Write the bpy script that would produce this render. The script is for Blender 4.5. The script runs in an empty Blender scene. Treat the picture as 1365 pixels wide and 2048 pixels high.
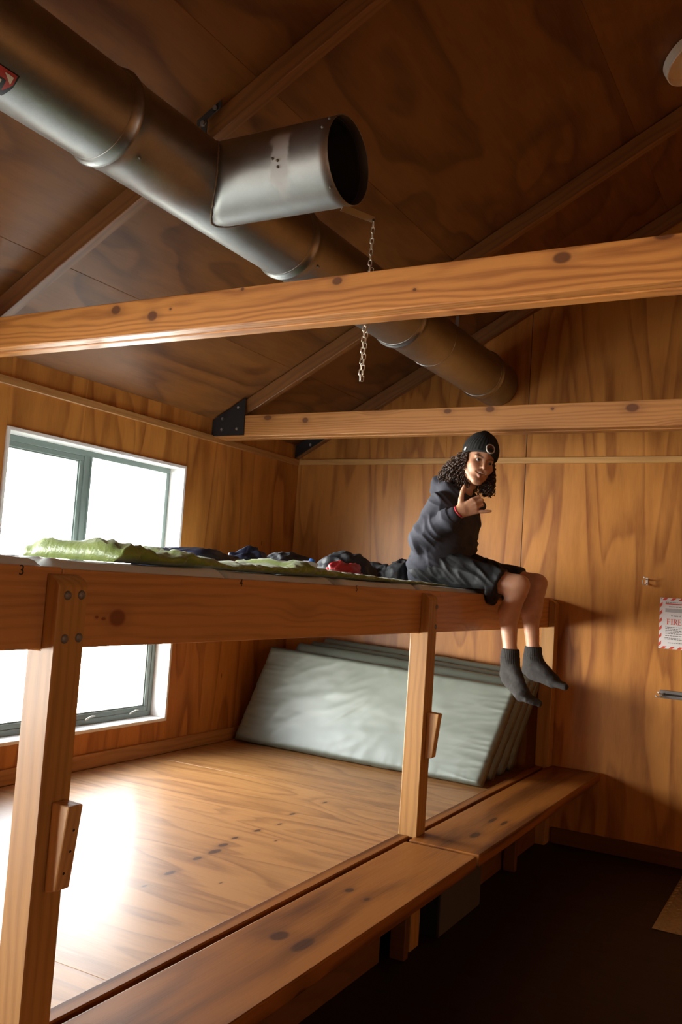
import bpy, bmesh, math, random
import numpy as np
from mathutils import Vector, Matrix, noise

C = bpy.context.scene.collection
SC = bpy.context.scene
PI = math.pi

# ------------------------------------------------------------------ camera, world, daylight, exposure
cam_d = bpy.data.cameras.new('camera')
cam = bpy.data.objects.new('camera', cam_d); C.objects.link(cam)
cam.location = (0, 0, 1.61)
cam.rotation_euler = (1.6490044, -0.06683439, 0.50335758)
cam_d.sensor_fit = 'VERTICAL'; cam_d.sensor_height = 36.0
cam_d.lens = 36.0 * 1784.99 / 2048.0
cam_d.clip_start = 0.02; cam_d.clip_end = 60
SC.camera = cam

SKY = 62.0
w = bpy.data.worlds.new('overcast_sky'); SC.world = w; w.use_nodes = True
wn = w.node_tree.nodes; wl = w.node_tree.links
bgn = wn['Background']; bgn.inputs['Strength'].default_value = SKY
# hazy sky that is brightest low over the ground in front of the window wall
def wnode(t, **k):
    n = wn.new(t)
    for a, b in k.items(): setattr(n, a, b)
    return n
tc = wnode('ShaderNodeTexCoord'); sp = wnode('ShaderNodeSeparateXYZ'); wl.new(tc.outputs['Generated'], sp.inputs[0])
mr = wnode('ShaderNodeMapRange'); mr.inputs[1].default_value = -1; mr.inputs[2].default_value = 1; wl.new(sp.outputs['Z'], mr.inputs[0])
wr = wnode('ShaderNodeValToRGB'); wl.new(mr.outputs[0], wr.inputs[0])
els = wr.color_ramp.elements
els[0].position = 0.0; els[0].color = (0.05, 0.05, 0.045, 1); els[1].position = 1.0; els[1].color = (0.30, 0.34, 0.38, 1)
for p_, c_ in ((0.30, (0.10, 0.10, 0.09, 1)), (0.40, (0.50, 0.49, 0.46, 1)), (0.46, (1.0, 0.97, 0.93, 1)), (0.56, (1.0, 0.98, 0.96, 1)), (0.66, (0.52, 0.55, 0.58, 1))):
    e_ = els.new(p_); e_.color = c_
dt = wnode('ShaderNodeVectorMath', operation='DOT_PRODUCT'); dt.inputs[1].default_value = (-0.985, -0.17, 0); wl.new(tc.outputs['Generated'], dt.inputs[0])
az = wnode('ShaderNodeMapRange', interpolation_type='SMOOTHSTEP'); wl.new(dt.outputs['Value'], az.inputs[0])
az.inputs[1].default_value = 0.35; az.inputs[2].default_value = 1.0; az.inputs[3].default_value = 0.30; az.inputs[4].default_value = 1.55
ml = wnode('ShaderNodeVectorMath', operation='SCALE'); wl.new(wr.outputs[0], ml.inputs[0]); wl.new(az.outputs[0], ml.inputs['Scale'])
wl.new(ml.outputs[0], bgn.inputs['Color'])

def portal(name, loc, rot, sx, sy):
    d = bpy.data.lights.new(name, 'AREA'); d.shape = 'RECTANGLE'; d.size = sx; d.size_y = sy
    o = bpy.data.objects.new(name, d); C.objects.link(o); o.location = loc; o.rotation_euler = rot
    d.cycles.is_portal = True
    return o
XW = -3.762
portal('daylight_portal_opposite_fill_window', (3.93, -0.625, 1.675), (0, PI/2, 0), 0.95, 0.75)
portal('daylight_portal_third_fill_window', (-3.93, -0.488, 1.472), (0, -PI/2, 0), 1.65, 1.45)
portal('daylight_portal_window', (-3.93, 3.872, 1.472), (0, -PI/2, 0), 1.65, 1.45)
portal('daylight_portal_near_window', (-3.93, 1.722, 1.472), (0, -PI/2, 0), 1.65, 1.45)

vs = SC.view_settings
vs.view_transform = 'Standard'; vs.look = 'None'; vs.gamma = 1.0; vs.use_curve_mapping = False
vs.exposure = 0.0
SC.cycles.use_denoising = True
SC.cycles.max_bounces = 10; SC.cycles.diffuse_bounces = 6; SC.cycles.glossy_bounces = 4
SC.cycles.transparent_max_bounces = 12
SC.cycles.sample_clamp_indirect = 8.0

# ------------------------------------------------------------------ material helpers
class G:
    def __init__(s, name):
        s.m = bpy.data.materials.new(name); s.m.use_nodes = True
        s.t = s.m.node_tree; s.t.nodes.clear()
        s.out = s.t.nodes.new('ShaderNodeOutputMaterial')
    def node(s, ty, **kw):
        n = s.t.nodes.new(ty)
        for k, v in kw.items(): setattr(n, k, v)
        return n
    def put(s, sock, v):
        if isinstance(v, bpy.types.NodeSocket): s.t.links.new(v, sock)
        elif v is not None:
            try: sock.default_value = v
            except Exception: sock.default_value = (*v, 1.0)
    def math(s, op, a, b=None, c=None, clamp=False):
        n = s.node('ShaderNodeMath', operation=op); n.use_clamp = clamp
        s.put(n.inputs[0], a)
        if b is not None: s.put(n.inputs[1], b)
        if c is not None: s.put(n.inputs[2], c)
        return n.outputs[0]
    def xyz(s, a, b, c):
        n = s.node('ShaderNodeCombineXYZ')
        for i, v in enumerate((a, b, c)): s.put(n.inputs[i], v)
        return n.outputs[0]
    def noise(s, vec, scale=1.0, detail=2.0, rough=0.5, dist=0.0):
        n = s.node('ShaderNodeTexNoise'); s.put(n.inputs['Vector'], vec)
        n.inputs['Scale'].default_value = scale; n.inputs['Detail'].default_value = detail
        n.inputs['Roughness'].default_value = rough; n.inputs['Distortion'].default_value = dist
        return n.outputs['Fac']
    def mix(s, f, a, b, mode='MIX'):
        n = s.node('ShaderNodeMix', data_type='RGBA', blend_type=mode)
        s.put(n.inputs[0], f); s.put(n.inputs[6], a); s.put(n.inputs[7], b)
        return n.outputs[2]
    def sstep(s, v, lo, hi):
        n = s.node('ShaderNodeMapRange', interpolation_type='SMOOTHSTEP')
        s.put(n.inputs[0], v); n.inputs[1].default_value = lo; n.inputs[2].default_value = hi
        return n.outputs[0]
    def bsdf(s, color, rough=0.5, metallic=0.0, coat=0.0, coat_rough=0.2, bump=None, bump_str=0.1, bump_dist=0.01, spec=0.5, **kw):
        b = s.node('ShaderNodeBsdfPrincipled')
        s.put(b.inputs['Base Color'], color); s.put(b.inputs['Roughness'], rough)
        s.put(b.inputs['Metallic'], metallic)
        s.put(b.inputs['Coat Weight'], coat); s.put(b.inputs['Coat Roughness'], coat_rough)
        b.inputs['Specular IOR Level'].default_value = spec
        for k, v in kw.items(): s.put(b.inputs[k.replace('_', ' ')], v)
        if bump is not None:
            bn = s.node('ShaderNodeBump'); bn.inputs['Strength'].default_value = bump_str
            bn.inputs['Distance'].default_value = bump_dist
            s.put(bn.inputs['Height'], bump); s.t.links.new(bn.outputs[0], b.inputs['Normal'])
        s.t.links.new(b.outputs[0], s.out.inputs[0])
        return b
    def coords(s, along='x', island=True):
        t = s.node('ShaderNodeTexCoord').outputs['Object']
        x = s.node('ShaderNodeSeparateXYZ'); s.t.links.new(t, x.inputs[0])
        X, Y, Z = x.outputs
        if along == 'slope':
            c_, s_ = 0.8762, 0.4819
            X2 = s.math('ADD', s.math('MULTIPLY', X, c_), s.math('MULTIPLY', Z, s_)); Z2 = s.math('SUBTRACT', s.math('MULTIPLY', Z, c_), s.math('MULTIPLY', X, s_))
            o = (X2, Y, Z2)
        else: o = {'x': (X, Y, Z), 'y': (Y, X, Z), 'z': (Z, X, Y)}[along]
        if island:
            g = s.node('ShaderNodeNewGeometry').outputs['Random Per Island']
            off = s.math('MULTIPLY', g, 37.0)
            return s.math('ADD', o[0], off), o[1], o[2], (X, Y, Z), off
        return o[0], o[1], o[2], (X, Y, Z), None

def spots(g, A, B, pts, dark, col, soft=1.0):
    """dark oval knots at fixed places on a board: pts = (a, b, ra, rb)"""
    for (a, b, ra, rb) in pts:
        da = g.math('DIVIDE', g.math('SUBTRACT', A, a), ra)
        db = g.math('DIVIDE', g.math('SUBTRACT', B, b), rb)
        d = g.math('SQRT', g.math('ADD', g.math('MULTIPLY', da, da), g.math('MULTIPLY', db, db)))
        halo = g.math('MULTIPLY', g.sstep(d, 3.0, 0.6), 0.55)
        core = g.sstep(d, 1.25, 0.75)
        col = g.mix(halo, col, g.mix(0.5, col, dark), 'MIX')
        col = g.mix(g.math('MULTIPLY', core, 0.85), col, dark)
    return col

def timber(name, along, base, dark, freq=190.0, contrast=0.55, rough=0.5, coat=0.3, coat_rough=0.25, knot=(0.16, 0.035, 0.012), knots=0.5, fixed=None, plane=None, root=(-2.7, 2.7, 0), spec=0.4):
    g = G(name)
    A, Bc, Cc, W, off = g.coords(along)
    lo = g.noise(g.xyz(g.math('MULTIPLY', A, 0.9), g.math('MULTIPLY', Bc, 5.0), g.math('MULTIPLY', Cc, 5.0)), 1.0, 3.0, 0.55)
    # random knots
    kv = g.node('ShaderNodeTexVoronoi'); kv.feature = 'F1'
    g.put(kv.inputs['Vector'], g.xyz(g.math('MULTIPLY', A, 1.7), g.math('MULTIPLY', Bc, 5.5), g.math('MULTIPLY', Cc, 5.5)))
    kv.inputs['Scale'].default_value = 1.0
    ks = g.node('ShaderNodeSeparateColor'); g.t.links.new(kv.outputs['Color'], ks.inputs[0])
    pick = g.math('GREATER_THAN', ks.outputs[0], 1.0 - knots)
    kd = kv.outputs['Distance']
    khalo = g.math('MULTIPLY', g.sstep(kd, 0.34, 0.06), pick)
    kcore = g.math('MULTIPLY', g.sstep(kd, 0.085, 0.05), pick)
    # growth rings seen along the board
    b2 = g.math('ADD', Bc, 0.04); c2 = g.math('ADD', Cc, 0.02)
    r = g.math('SQRT', g.math('ADD', g.math('MULTIPLY', b2, b2), g.math('MULTIPLY', c2, c2)))
    r = g.math('ADD', r, g.math('MULTIPLY', lo, 0.085))
    r = g.math('ADD', r, g.math('MULTIPLY', khalo, 0.03))
    s1 = g.math('SINE', g.math('MULTIPLY', r, freq * 2.2))
    ring = g.math('POWER', g.math('MULTIPLY_ADD', s1, 0.5, 0.5), 1.6)
    fib = g.noise(g.xyz(g.math('MULTIPLY', A, 6.0), g.math('MULTIPLY', Bc, 260.0), g.math('MULTIPLY', Cc, 260.0)), 1.0, 2.0, 0.6)
    big = g.noise(g.xyz(g.math('MULTIPLY', A, 1.3), g.math('MULTIPLY', Bc, 9.0), g.math('MULTIPLY', Cc, 9.0)), 1.0, 2.0)
    f = g.math('MULTIPLY', ring, contrast)
    f = g.math('ADD', f, g.math('MULTIPLY', g.math('SUBTRACT', fib, 0.5), 0.5))
    f = g.math('ADD', f, g.math('MULTIPLY', g.math('SUBTRACT', big, 0.5), 0.9), clamp=True)
    col = g.mix(f, base, dark)
    col = g.mix(g.math('MULTIPLY', khalo, 0.5), col, dark)
    col = g.mix(g.math('MULTIPLY', kcore, 0.85), col, knot)
    if fixed:
        o_ = [root['xyz'.index(c)] for c in plane]
        col = spots(g, W['xyz'.index(plane[0])], W['xyz'.index(plane[1])], [(a - o_[0], b - o_[1], ra, rb) for a, b, ra, rb in fixed], knot, col)
    rn = g.math('MULTIPLY_ADD', fib, 0.22, rough - 0.1)
    g.bsdf(col, rn, coat=coat, coat_rough=coat_rough, bump=f, bump_str=0.12, bump_dist=0.002, spec=spec)
    return g.m

def plywood(name, along, base, dark, bands=5.0, stretch=(0.42, 2.3), rough=0.45, coat=0.25, coat_rough=0.25, contrast=0.75, football=0.25, fixed=None, plane=None, speck=True, root=(-2.7, 2.7, 0), spec=0.4):
    g = G(name)
    A, Bc, Cc, W, off = g.coords(along)
    off2 = g.math('MULTIPLY', off, 0.7)
    v = g.xyz(g.math('MULTIPLY', A, stretch[0]), g.math('MULTIPLY_ADD', Bc, stretch[1], off2), g.math('MULTIPLY_ADD', Cc, stretch[1], off2))
    n1 = g.noise(v, 1.0, 2.5, 0.45, 0.35)
    s1 = g.math('MULTIPLY', n1, bands * 2 * PI)
    saw = g.math('FRACT', g.math('MULTIPLY', n1, bands * 2.0))
    band = g.math('MULTIPLY', g.sstep(saw, 0.0, 0.9), g.sstep(saw, 1.0, 0.80))
    soft = g.math('MULTIPLY_ADD', g.math('SINE', s1), 0.5, 0.5)
    big = g.noise(g.xyz(g.math('MULTIPLY', A, 0.8), g.math('MULTIPLY', Bc, 1.6), g.math('MULTIPLY', Cc, 1.6)), 1.0, 3.0, 0.55)
    med = g.noise(g.xyz(g.math('MULTIPLY', A, 2.5), g.math('MULTIPLY', Bc, 14.0), g.math('MULTIPLY', Cc, 14.0)), 1.0, 3.0, 0.6)
    fib = g.noise(g.xyz(g.math('MULTIPLY', A, 9.0), g.math('MULTIPLY', Bc, 190.0), g.math('MULTIPLY', Cc, 190.0)), 1.0, 2.0, 0.6)
    f = g.math('MULTIPLY', g.math('POWER', band, 2.2), 0.50 * contrast)
    f = g.math('ADD', f, g.math('MULTIPLY', soft, 0.16 * contrast))
    f = g.math('ADD', f, g.math('MULTIPLY', g.math('SUBTRACT', big, 0.45), 0.75 * contrast))
    f = g.math('ADD', f, g.math('MULTIPLY', g.math('SUBTRACT', med, 0.5), 0.95 * contrast))
    f = g.math('ADD', f, g.math('MULTIPLY', g.math('SUBTRACT', fib, 0.5), 0.3), clamp=True)
    col = g.mix(f, base, dark)
    if speck:
        kv = g.node('ShaderNodeTexVoronoi'); kv.feature = 'F1'
        g.put(kv.inputs['Vector'], g.xyz(g.math('MULTIPLY', A, 2.0), g.math('MULTIPLY', Bc, 5.0), g.math('MULTIPLY', Cc, 5.0)))
        kv.inputs['Scale'].default_value = 1.0
        ks = g.node('ShaderNodeSeparateColor'); g.t.links.new(kv.outputs['Color'], ks.inputs[0])
        core = g.math('MULTIPLY', g.sstep(kv.outputs['Distance'], 0.05, 0.025), g.math('GREATER_THAN', ks.outputs[0], 0.72))
        col = g.mix(g.math('MULTIPLY', core, 0.6), col, (0.05, 0.018, 0.006, 1))
    if fixed:
        o_ = [root['xyz'.index(c)] for c in plane]
        col = spots(g, W['xyz'.index(plane[0])], W['xyz'.index(plane[1])], [(a - o_[0], b - o_[1], ra, rb) for a, b, ra, rb in fixed], (0.055, 0.018, 0.007, 1), col)
    g.bsdf(col, g.math('MULTIPLY_ADD', fib, 0.16, rough - 0.08), coat=coat, coat_rough=coat_rough, bump=fib, bump_str=0.05, bump_dist=0.001, spec=spec)
    return g.m

def plain(name, col, rough=0.5, metallic=0.0, var=0.12, scale=30.0, bump=0.0, bscale=200.0, coat=0.0, **kw):
    g = G(name)
    t = g.node('ShaderNodeTexCoord').outputs['Object']
    n = g.noise(t, scale, 4.0, 0.6)
    c = g.mix(n, tuple(max(0, x * (1 - var)) for x in col[:3]) + (1,), tuple(min(1, x * (1 + var)) for x in col[:3]) + (1,))
    b = g.noise(t, bscale, 2.0) if bump else None
    g.bsdf(c, rough, metallic, coat=coat, bump=b, bump_str=bump, bump_dist=0.003, **kw)
    return g.m

PLY_B, PLY_D = (0.60, 0.315, 0.115, 1), (0.30, 0.115, 0.030, 1)
TIM_B, TIM_D = (0.60, 0.31, 0.115, 1), (0.30, 0.11, 0.028, 1)
M = {}
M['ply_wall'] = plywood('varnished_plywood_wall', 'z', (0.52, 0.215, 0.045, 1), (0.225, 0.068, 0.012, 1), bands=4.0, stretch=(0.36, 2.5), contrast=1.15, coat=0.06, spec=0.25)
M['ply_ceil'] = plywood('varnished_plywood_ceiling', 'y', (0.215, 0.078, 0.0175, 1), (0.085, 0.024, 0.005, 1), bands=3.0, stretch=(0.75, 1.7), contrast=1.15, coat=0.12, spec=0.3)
PK = [(-2.237, 2.842, .013, .030), (-2.268, 3.053, .013, .026), (-2.27, 3.175, .018, .040), (-2.298, 3.273, .016, .030), (-2.321, 3.391, .010, .022), (-2.313, 3.558, .011, .024),
      (-2.295, 3.722, .008, .018), (-2.347, 3.919, .010, .024), (-2.343, 4.238, .008, .022), (-2.215, 2.67, .006, .012), (-2.02, 2.88, .004, .009), (-2.16, 3.48, .005, .010)]
M['ply_bed'] = plywood('worn_plywood_platform', 'x', (0.42, 0.195, 0.062, 1), (0.19, 0.070, 0.018, 1), bands=5.0, stretch=(0.55, 3.2), rough=0.46, coat=0.30, coat_rough=0.25, contrast=1.0, fixed=PK, plane='xy')
M['darkwood'] = timber('shade_darkened_timber', 'x', (0.14, 0.055, 0.018, 1), (0.07, 0.024, 0.007, 1), freq=100, contrast=0.4, knots=0.0, coat=0.05, spec=0.25)  # low timber darkened to carry the shadow under the bench and by the floor
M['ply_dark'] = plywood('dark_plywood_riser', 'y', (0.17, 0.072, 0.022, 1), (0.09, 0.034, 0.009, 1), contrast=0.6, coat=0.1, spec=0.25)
M['rail'] = timber('orange_timber_rail', 'y', (0.52, 0.228, 0.068, 1), (0.27, 0.100, 0.026, 1), freq=120, contrast=0.40, knots=0.25, fixed=[(1.796, 1.476, .030, .022), (1.72, 1.478, .006, .004), (1.745, 1.474, .008, .004)], plane='yz', coat=0.25)
M['post'] = timber('honey_timber_post', 'z', (0.42, 0.205, 0.052, 1), (0.24, 0.098, 0.021, 1), freq=120, contrast=0.45, knots=0.15, coat=0.12)
M['cleat'] = timber('honey_timber_cleat', 'z', (0.58, 0.32, 0.115, 1), (0.34, 0.15, 0.045, 1), freq=150, contrast=0.4, knots=0.0, coat=0.3)
M['tie'] = timber('orange_timber_tie_beam', 'x', (0.60, 0.235, 0.052, 1), (0.26, 0.072, 0.012, 1), freq=200, contrast=0.6, knots=0.2, coat=0.3, coat_rough=0.22, knot=(0.10, 0.028, 0.009), fixed=[(-1.552, 2.662, .020, .014), (-2.587, 2.652, .024, .018), (-2.39, 2.610, .024, .020), (-1.96, 2.675, .008, .006), (-0.756, 2.650, .028, .018), (-0.456, 2.682, .030, .014), (-2.30, 2.63, .006, .005), (-1.25, 2.60, .007, .005)], plane='xz', root=(XW, 0, 2.665))
T2K = [(-3.31, 2.661, .03, .016), (-3.017, 2.635, .022, .018), (-2.03, 2.660, .024, .014), (-1.767, 2.663, .026, .018), (-0.967, 2.642, .034, .022), (-1.40, 2.652, .010, .008)]
M['tie_far'] = timber('pale_orange_timber_tie_beam', 'x', (0.46, 0.195, 0.054, 1), (0.22, 0.066, 0.014, 1), freq=180, contrast=0.5, knots=0.2, coat=0.2, coat_rough=0.25, knot=(0.10, 0.028, 0.009), fixed=T2K, plane='xz', root=(XW, 0, 2.665))
M['rafter'] = timber('brown_timber_rafter', 'slope', (0.24, 0.092, 0.024, 1), (0.11, 0.034, 0.008, 1), freq=120, contrast=0.4, knots=0.2, coat=0.35)
M['bench'] = timber('varnished_pine_bench', 'y', (0.27, 0.092, 0.015, 1), (0.085, 0.023, 0.004, 1), freq=48, contrast=0.8, knots=0.2, rough=0.5, coat=0.06, coat_rough=0.2, spec=0.15, knot=(0.045, 0.014, 0.005),
                    fixed=[(-1.494, 2.469, .026, .040), (-1.40, 2.457, .022, .060), (-1.519, 2.978, .014, .024), (-1.426, 2.937, .009, .018), (-1.416, .215, .018, .05), (-1.443, .532, .012, .06), (-1.38, .52, .010, .05)], plane='xy', root=(-1.45, 1.0625, 0))
M['trim'] = timber('timber_trim', 'y', (0.42, 0.20, 0.060, 1), (0.24, 0.092, 0.024, 1), freq=150, contrast=0.4, knots=0.2)
M['trimx'] = timber('timber_trim_cross', 'x', (0.56, 0.30, 0.095, 1), (0.36, 0.16, 0.042, 1), freq=150, contrast=0.4, knots=0.2)
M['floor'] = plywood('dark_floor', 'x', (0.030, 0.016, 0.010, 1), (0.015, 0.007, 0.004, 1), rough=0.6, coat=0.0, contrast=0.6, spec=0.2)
M['gap'] = plain('dark_gap', (0.02, 0.01, 0.005), 0.9)
M['white'] = plain('white_painted_jamb', (0.82, 0.80, 0.77), 0.45, var=0.04)
M['alu'] = plain('grey_green_aluminium', (0.155, 0.20, 0.185), 0.4, metallic=0.0, var=0.08)
M['stay'] = plain('pale_metal_stay', (0.6, 0.56, 0.5), 0.3, metallic=0.7)
M['black'] = plain('black_steel_plate', (0.012, 0.012, 0.014), 0.45, var=0.2)
M['bolt'] = plain('galvanised_bolt', (0.19, 0.165, 0.14), 0.55, metallic=0.4, bump=0.2)
M['boltlit'] = plain('zinc_nut', (0.55, 0.55, 0.55), 0.35, metallic=0.8)
M['hoodie'] = plain('navy_grey_fleece', (0.036, 0.036, 0.048), 0.92, var=0.25, scale=40, bump=0.25, bscale=500)
M['shorts'] = plain('black_nylon', (0.006, 0.006, 0.0065), 0.7, var=0.2, scale=60, bump=0.1)
M['sock'] = plain('charcoal_wool_sock', (0.030, 0.026, 0.023), 0.95, var=0.3, scale=120, bump=0.4, bscale=400)
M['beanie'] = plain('black_knit', (0.014, 0.013, 0.012), 0.95, var=0.3, scale=150, bump=0.5, bscale=350)
M['hair'] = plain('brown_curly_hair', (0.046, 0.020, 0.009), 0.42, var=0.85, scale=18)
M['bead'] = plain('red_beads', (0.50, 0.02, 0.04), 0.3)
M['eye'] = plain('eye_white', (0.36, 0.32, 0.29), 0.3, var=0.03)
M['iris'] = plain('dark_iris', (0.03, 0.016, 0.01), 0.2)
M['teeth'] = plain('teeth', (0.62, 0.57, 0.50), 0.3, var=0.03)
M['badge_ring'] = plain('badge_ring_grey', (0.42, 0.38, 0.32), 0.7)
M['badge_red'] = plain('badge_rust', (0.13, 0.035, 0.018), 0.8)
M['badge_black'] = plain('badge_black', (0.010, 0.010, 0.010), 0.8)
M['cream'] = plain('white_print', (0.75, 0.72, 0.68), 0.8)
M['navy'] = plain('navy_nylon', (0.012, 0.018, 0.045), 0.5, var=0.3, bump=0.15, bscale=60)
M['blackcloth'] = plain('black_cloth', (0.010, 0.010, 0.012), 0.7, var=0.3, bump=0.2, bscale=80)
M['red'] = plain('red_nylon', (0.42, 0.020, 0.025), 0.5, var=0.2, bump=0.15, bscale=60)
M['whitepack'] = plain('white_packet', (0.62, 0.66, 0.74), 0.4, var=0.05)
M['blue'] = plain('blue_cap', (0.03, 0.16, 0.55), 0.35)
M['lampwhite'] = plain('cream_lamp_enamel', (0.86, 0.78, 0.68), 0.5, var=0.05)
M['lampglobe'] = plain('lamp_globe', (0.6, 0.6, 0.58), 0.25, var=0.03)
M['paper'] = plain('notice_paper', (0.72, 0.68, 0.66), 0.5, var=0.04)
M['signred'] = plain('notice_red', (0.62, 0.065, 0.035), 0.5, var=0.08)
M['ink'] = plain('ink', (0.10, 0.09, 0.09), 0.6)
M['inkgrey'] = plain('pale_ink', (0.42, 0.40, 0.40), 0.6)
M['pencil'] = plain('dark_marker', (0.02, 0.012, 0.008), 0.7)
M['hooksteel'] = plain('chrome_hook', (0.72, 0.69, 0.66), 0.32, metallic=0.35)
M['greypaint'] = plain('grey_painted_batten', (0.15, 0.135, 0.12), 0.6)
M['chain'] = plain('nickel_chain', (0.62, 0.55, 0.45), 0.32, metallic=0.9)
M['greybox'] = plain('grey_box_panel', (0.060, 0.051, 0.043), 0.7, var=0.2, scale=12)
M['box_shade'] = plain('shaded_box_side', (0.012, 0.015, 0.018), 0.5)  # unlit side of the box, its shade put into the colour
M['st_red'] = plain('sticker_red', (0.38, 0.03, 0.02), 0.4)
M['st_cream'] = plain('sticker_cream', (0.62, 0.50, 0.36), 0.4)
M['st_black'] = plain('sticker_black', (0.015, 0.012, 0.015), 0.4)

def mat_galv(patch=None):
    g = G('galvanised_steel')
    t = g.node('ShaderNodeTexCoord').outputs['Object']
    v = g.node('ShaderNodeTexVoronoi'); g.put(v.inputs['Vector'], t); v.inputs['Scale'].default_value = 260.0
    n = g.noise(t, 9.0, 5.0, 0.65); n2 = g.noise(t, 60.0, 3.0, 0.6)
    f = g.math('MULTIPLY_ADD', n, 0.6, g.math('MULTIPLY', n2, 0.25))
    f = g.math('ADD', f, g.math('MULTIPLY', v.outputs['Distance'], 0.15))
    col = g.mix(f, (0.26, 0.25, 0.235, 1), (0.48, 0.48, 0.475, 1))
    ro = g.math('MULTIPLY_ADD', n2, 0.2, 0.30); me = 1.0
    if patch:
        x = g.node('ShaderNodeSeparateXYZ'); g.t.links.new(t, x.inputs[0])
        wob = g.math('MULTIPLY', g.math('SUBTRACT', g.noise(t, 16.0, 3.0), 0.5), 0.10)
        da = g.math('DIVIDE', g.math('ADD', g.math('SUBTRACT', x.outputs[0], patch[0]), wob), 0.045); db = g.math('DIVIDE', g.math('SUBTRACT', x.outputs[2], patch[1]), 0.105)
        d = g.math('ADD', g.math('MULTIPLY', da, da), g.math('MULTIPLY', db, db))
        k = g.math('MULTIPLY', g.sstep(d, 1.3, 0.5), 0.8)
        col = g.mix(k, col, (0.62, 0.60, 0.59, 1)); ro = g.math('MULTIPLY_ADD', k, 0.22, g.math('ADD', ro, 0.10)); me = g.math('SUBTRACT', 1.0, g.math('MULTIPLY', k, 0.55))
    g.bsdf(col, ro, me, bump=n, bump_str=0.10, bump_dist=0.01)
    return g.m
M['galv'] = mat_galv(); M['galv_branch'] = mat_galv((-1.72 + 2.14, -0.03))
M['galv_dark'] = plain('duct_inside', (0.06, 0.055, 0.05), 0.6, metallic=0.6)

def mat_pvc(name, col):
    g = G(name)
    t = g.node('ShaderNodeTexCoord').outputs['Object']
    n = g.noise(t, 7.0, 4.0, 0.6); n2 = g.noise(t, 900.0, 1.0)
    c = g.mix(n, tuple(x * 0.85 for x in col) + (1,), tuple(x * 1.1 for x in col) + (1,))
    g.bsdf(c, g.math('MULTIPLY_ADD', n, 0.2, 0.40), 0.0, coat=0.28, coat_rough=0.36, bump=n2, bump_str=0.08, bump_dist=0.001, spec=0.5)
    return g.m
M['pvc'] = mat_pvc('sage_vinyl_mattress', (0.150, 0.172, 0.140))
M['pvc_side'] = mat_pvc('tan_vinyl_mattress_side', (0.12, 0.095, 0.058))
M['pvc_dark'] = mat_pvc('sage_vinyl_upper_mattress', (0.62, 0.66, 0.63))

def mat_green():
    g = G('green_nylon')
    t = g.node('ShaderNodeTexCoord').outputs['Object']
    n = g.noise(t, 14.0, 3.0, 0.6)
    c = g.mix(n, (0.12, 0.175, 0.022, 1), (0.27, 0.345, 0.062, 1))
    g.bsdf(c, 0.42, bump=g.noise(t, 45.0, 3.0, 0.6), bump_str=0.35, bump_dist=0.01, spec=0.5, Sheen_Weight=0.2, Subsurface_Weight=0.5, Subsurface_Radius=(0.03, 0.03, 0.01))
    return g.m
M['green'] = mat_green()

def mat_skin():
    g = G('skin')
    a = g.node('ShaderNodeVertexColor', layer_name='tone').outputs['Color']
    t = g.node('ShaderNodeTexCoord').outputs['Object']
    n = g.noise(t, 60.0, 3.0, 0.6)
    c = g.mix(g.math('MULTIPLY', n, 0.25), a, g.mix(1.0, a, (0.75, 0.5, 0.42, 1), 'MULTIPLY'))
    b = g.bsdf(c, 0.45, spec=0.45)
    b.inputs['Subsurface Weight'].default_value = 0.12
    b.inputs['Subsurface Radius'].default_value = (0.01, 0.004, 0.002)
    return g.m
M['skin'] = mat_skin()

def mat_glass(name, tint=(1, 1, 1, 1)):
    g = G(name)
    tr = g.node('ShaderNodeBsdfTransparent'); tr.inputs[0].default_value = tint
    gl = g.node('ShaderNodeBsdfGlossy'); gl.inputs['Roughness'].default_value = 0.02
    ge = g.node('ShaderNodeNewGeometry'); dt = g.node('ShaderNodeVectorMath', operation='DOT_PRODUCT')
    g.t.links.new(ge.outputs['Normal'], dt.inputs[0]); g.t.links.new(ge.outputs['Incoming'], dt.inputs[1])
    fr = g.math('MULTIPLY_ADD', g.math('POWER', g.math('SUBTRACT', 1.0, g.math('ABSOLUTE', dt.outputs['Value'])), 5.0), 0.9, 0.04)
    mx = g.node('ShaderNodeMixShader')
    g.t.links.new(fr, mx.inputs[0]); g.t.links.new(tr.outputs[0], mx.inputs[1]); g.t.links.new(gl.outputs[0], mx.inputs[2])
    g.t.links.new(mx.outputs[0], g.out.inputs[0])
    return g.m
M['glass'] = mat_glass('window_glass', (0.97, 0.985, 0.98, 1))
M['bottleglass'] = mat_glass('clear_bottle', (0.80, 0.80, 0.78, 1))

def mat_tread():
    g = G('aluminium_tread')
    t = g.node('ShaderNodeTexCoord').outputs['Object']
    n = g.noise(t, 40.0, 3.0)
    g.bsdf(g.mix(n, (0.30, 0.27, 0.22, 1), (0.42, 0.38, 0.32, 1)), 0.4, 0.9)
    return g.m
M['tread'] = mat_tread()

# ------------------------------------------------------------------ mesh helpers
def finish(o, mat, parent):
    o.data.materials.append(M[mat] if isinstance(mat, str) else mat)
    C.objects.link(o)
    if parent is not None:
        o.parent = parent
    return o

def world_of(o):
    p = Vector((0, 0, 0))
    while o is not None:
        p += o.location; o = o.parent
    return p

def obj(name, bm, mat, parent=None, smooth=None, label=None, cat=None, group=None, kind=None):
    """link a bmesh (built in room coordinates) as one mesh object"""
    me = bpy.data.meshes.new(name)
    if parent is not None:
        off = world_of(parent); bmesh.ops.translate(bm, verts=bm.verts, vec=-off)
    bm.normal_update()
    bm.to_mesh(me); bm.free()
    if smooth is not None:
        me.polygons.foreach_set('use_smooth', [True] * len(me.polygons))
        if smooth < 180: me.set_sharp_from_angle(angle=math.radians(smooth))
    o = bpy.data.objects.new(name, me); finish(o, mat, parent)
    tag(o, label, cat, group, kind)
    return o

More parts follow.
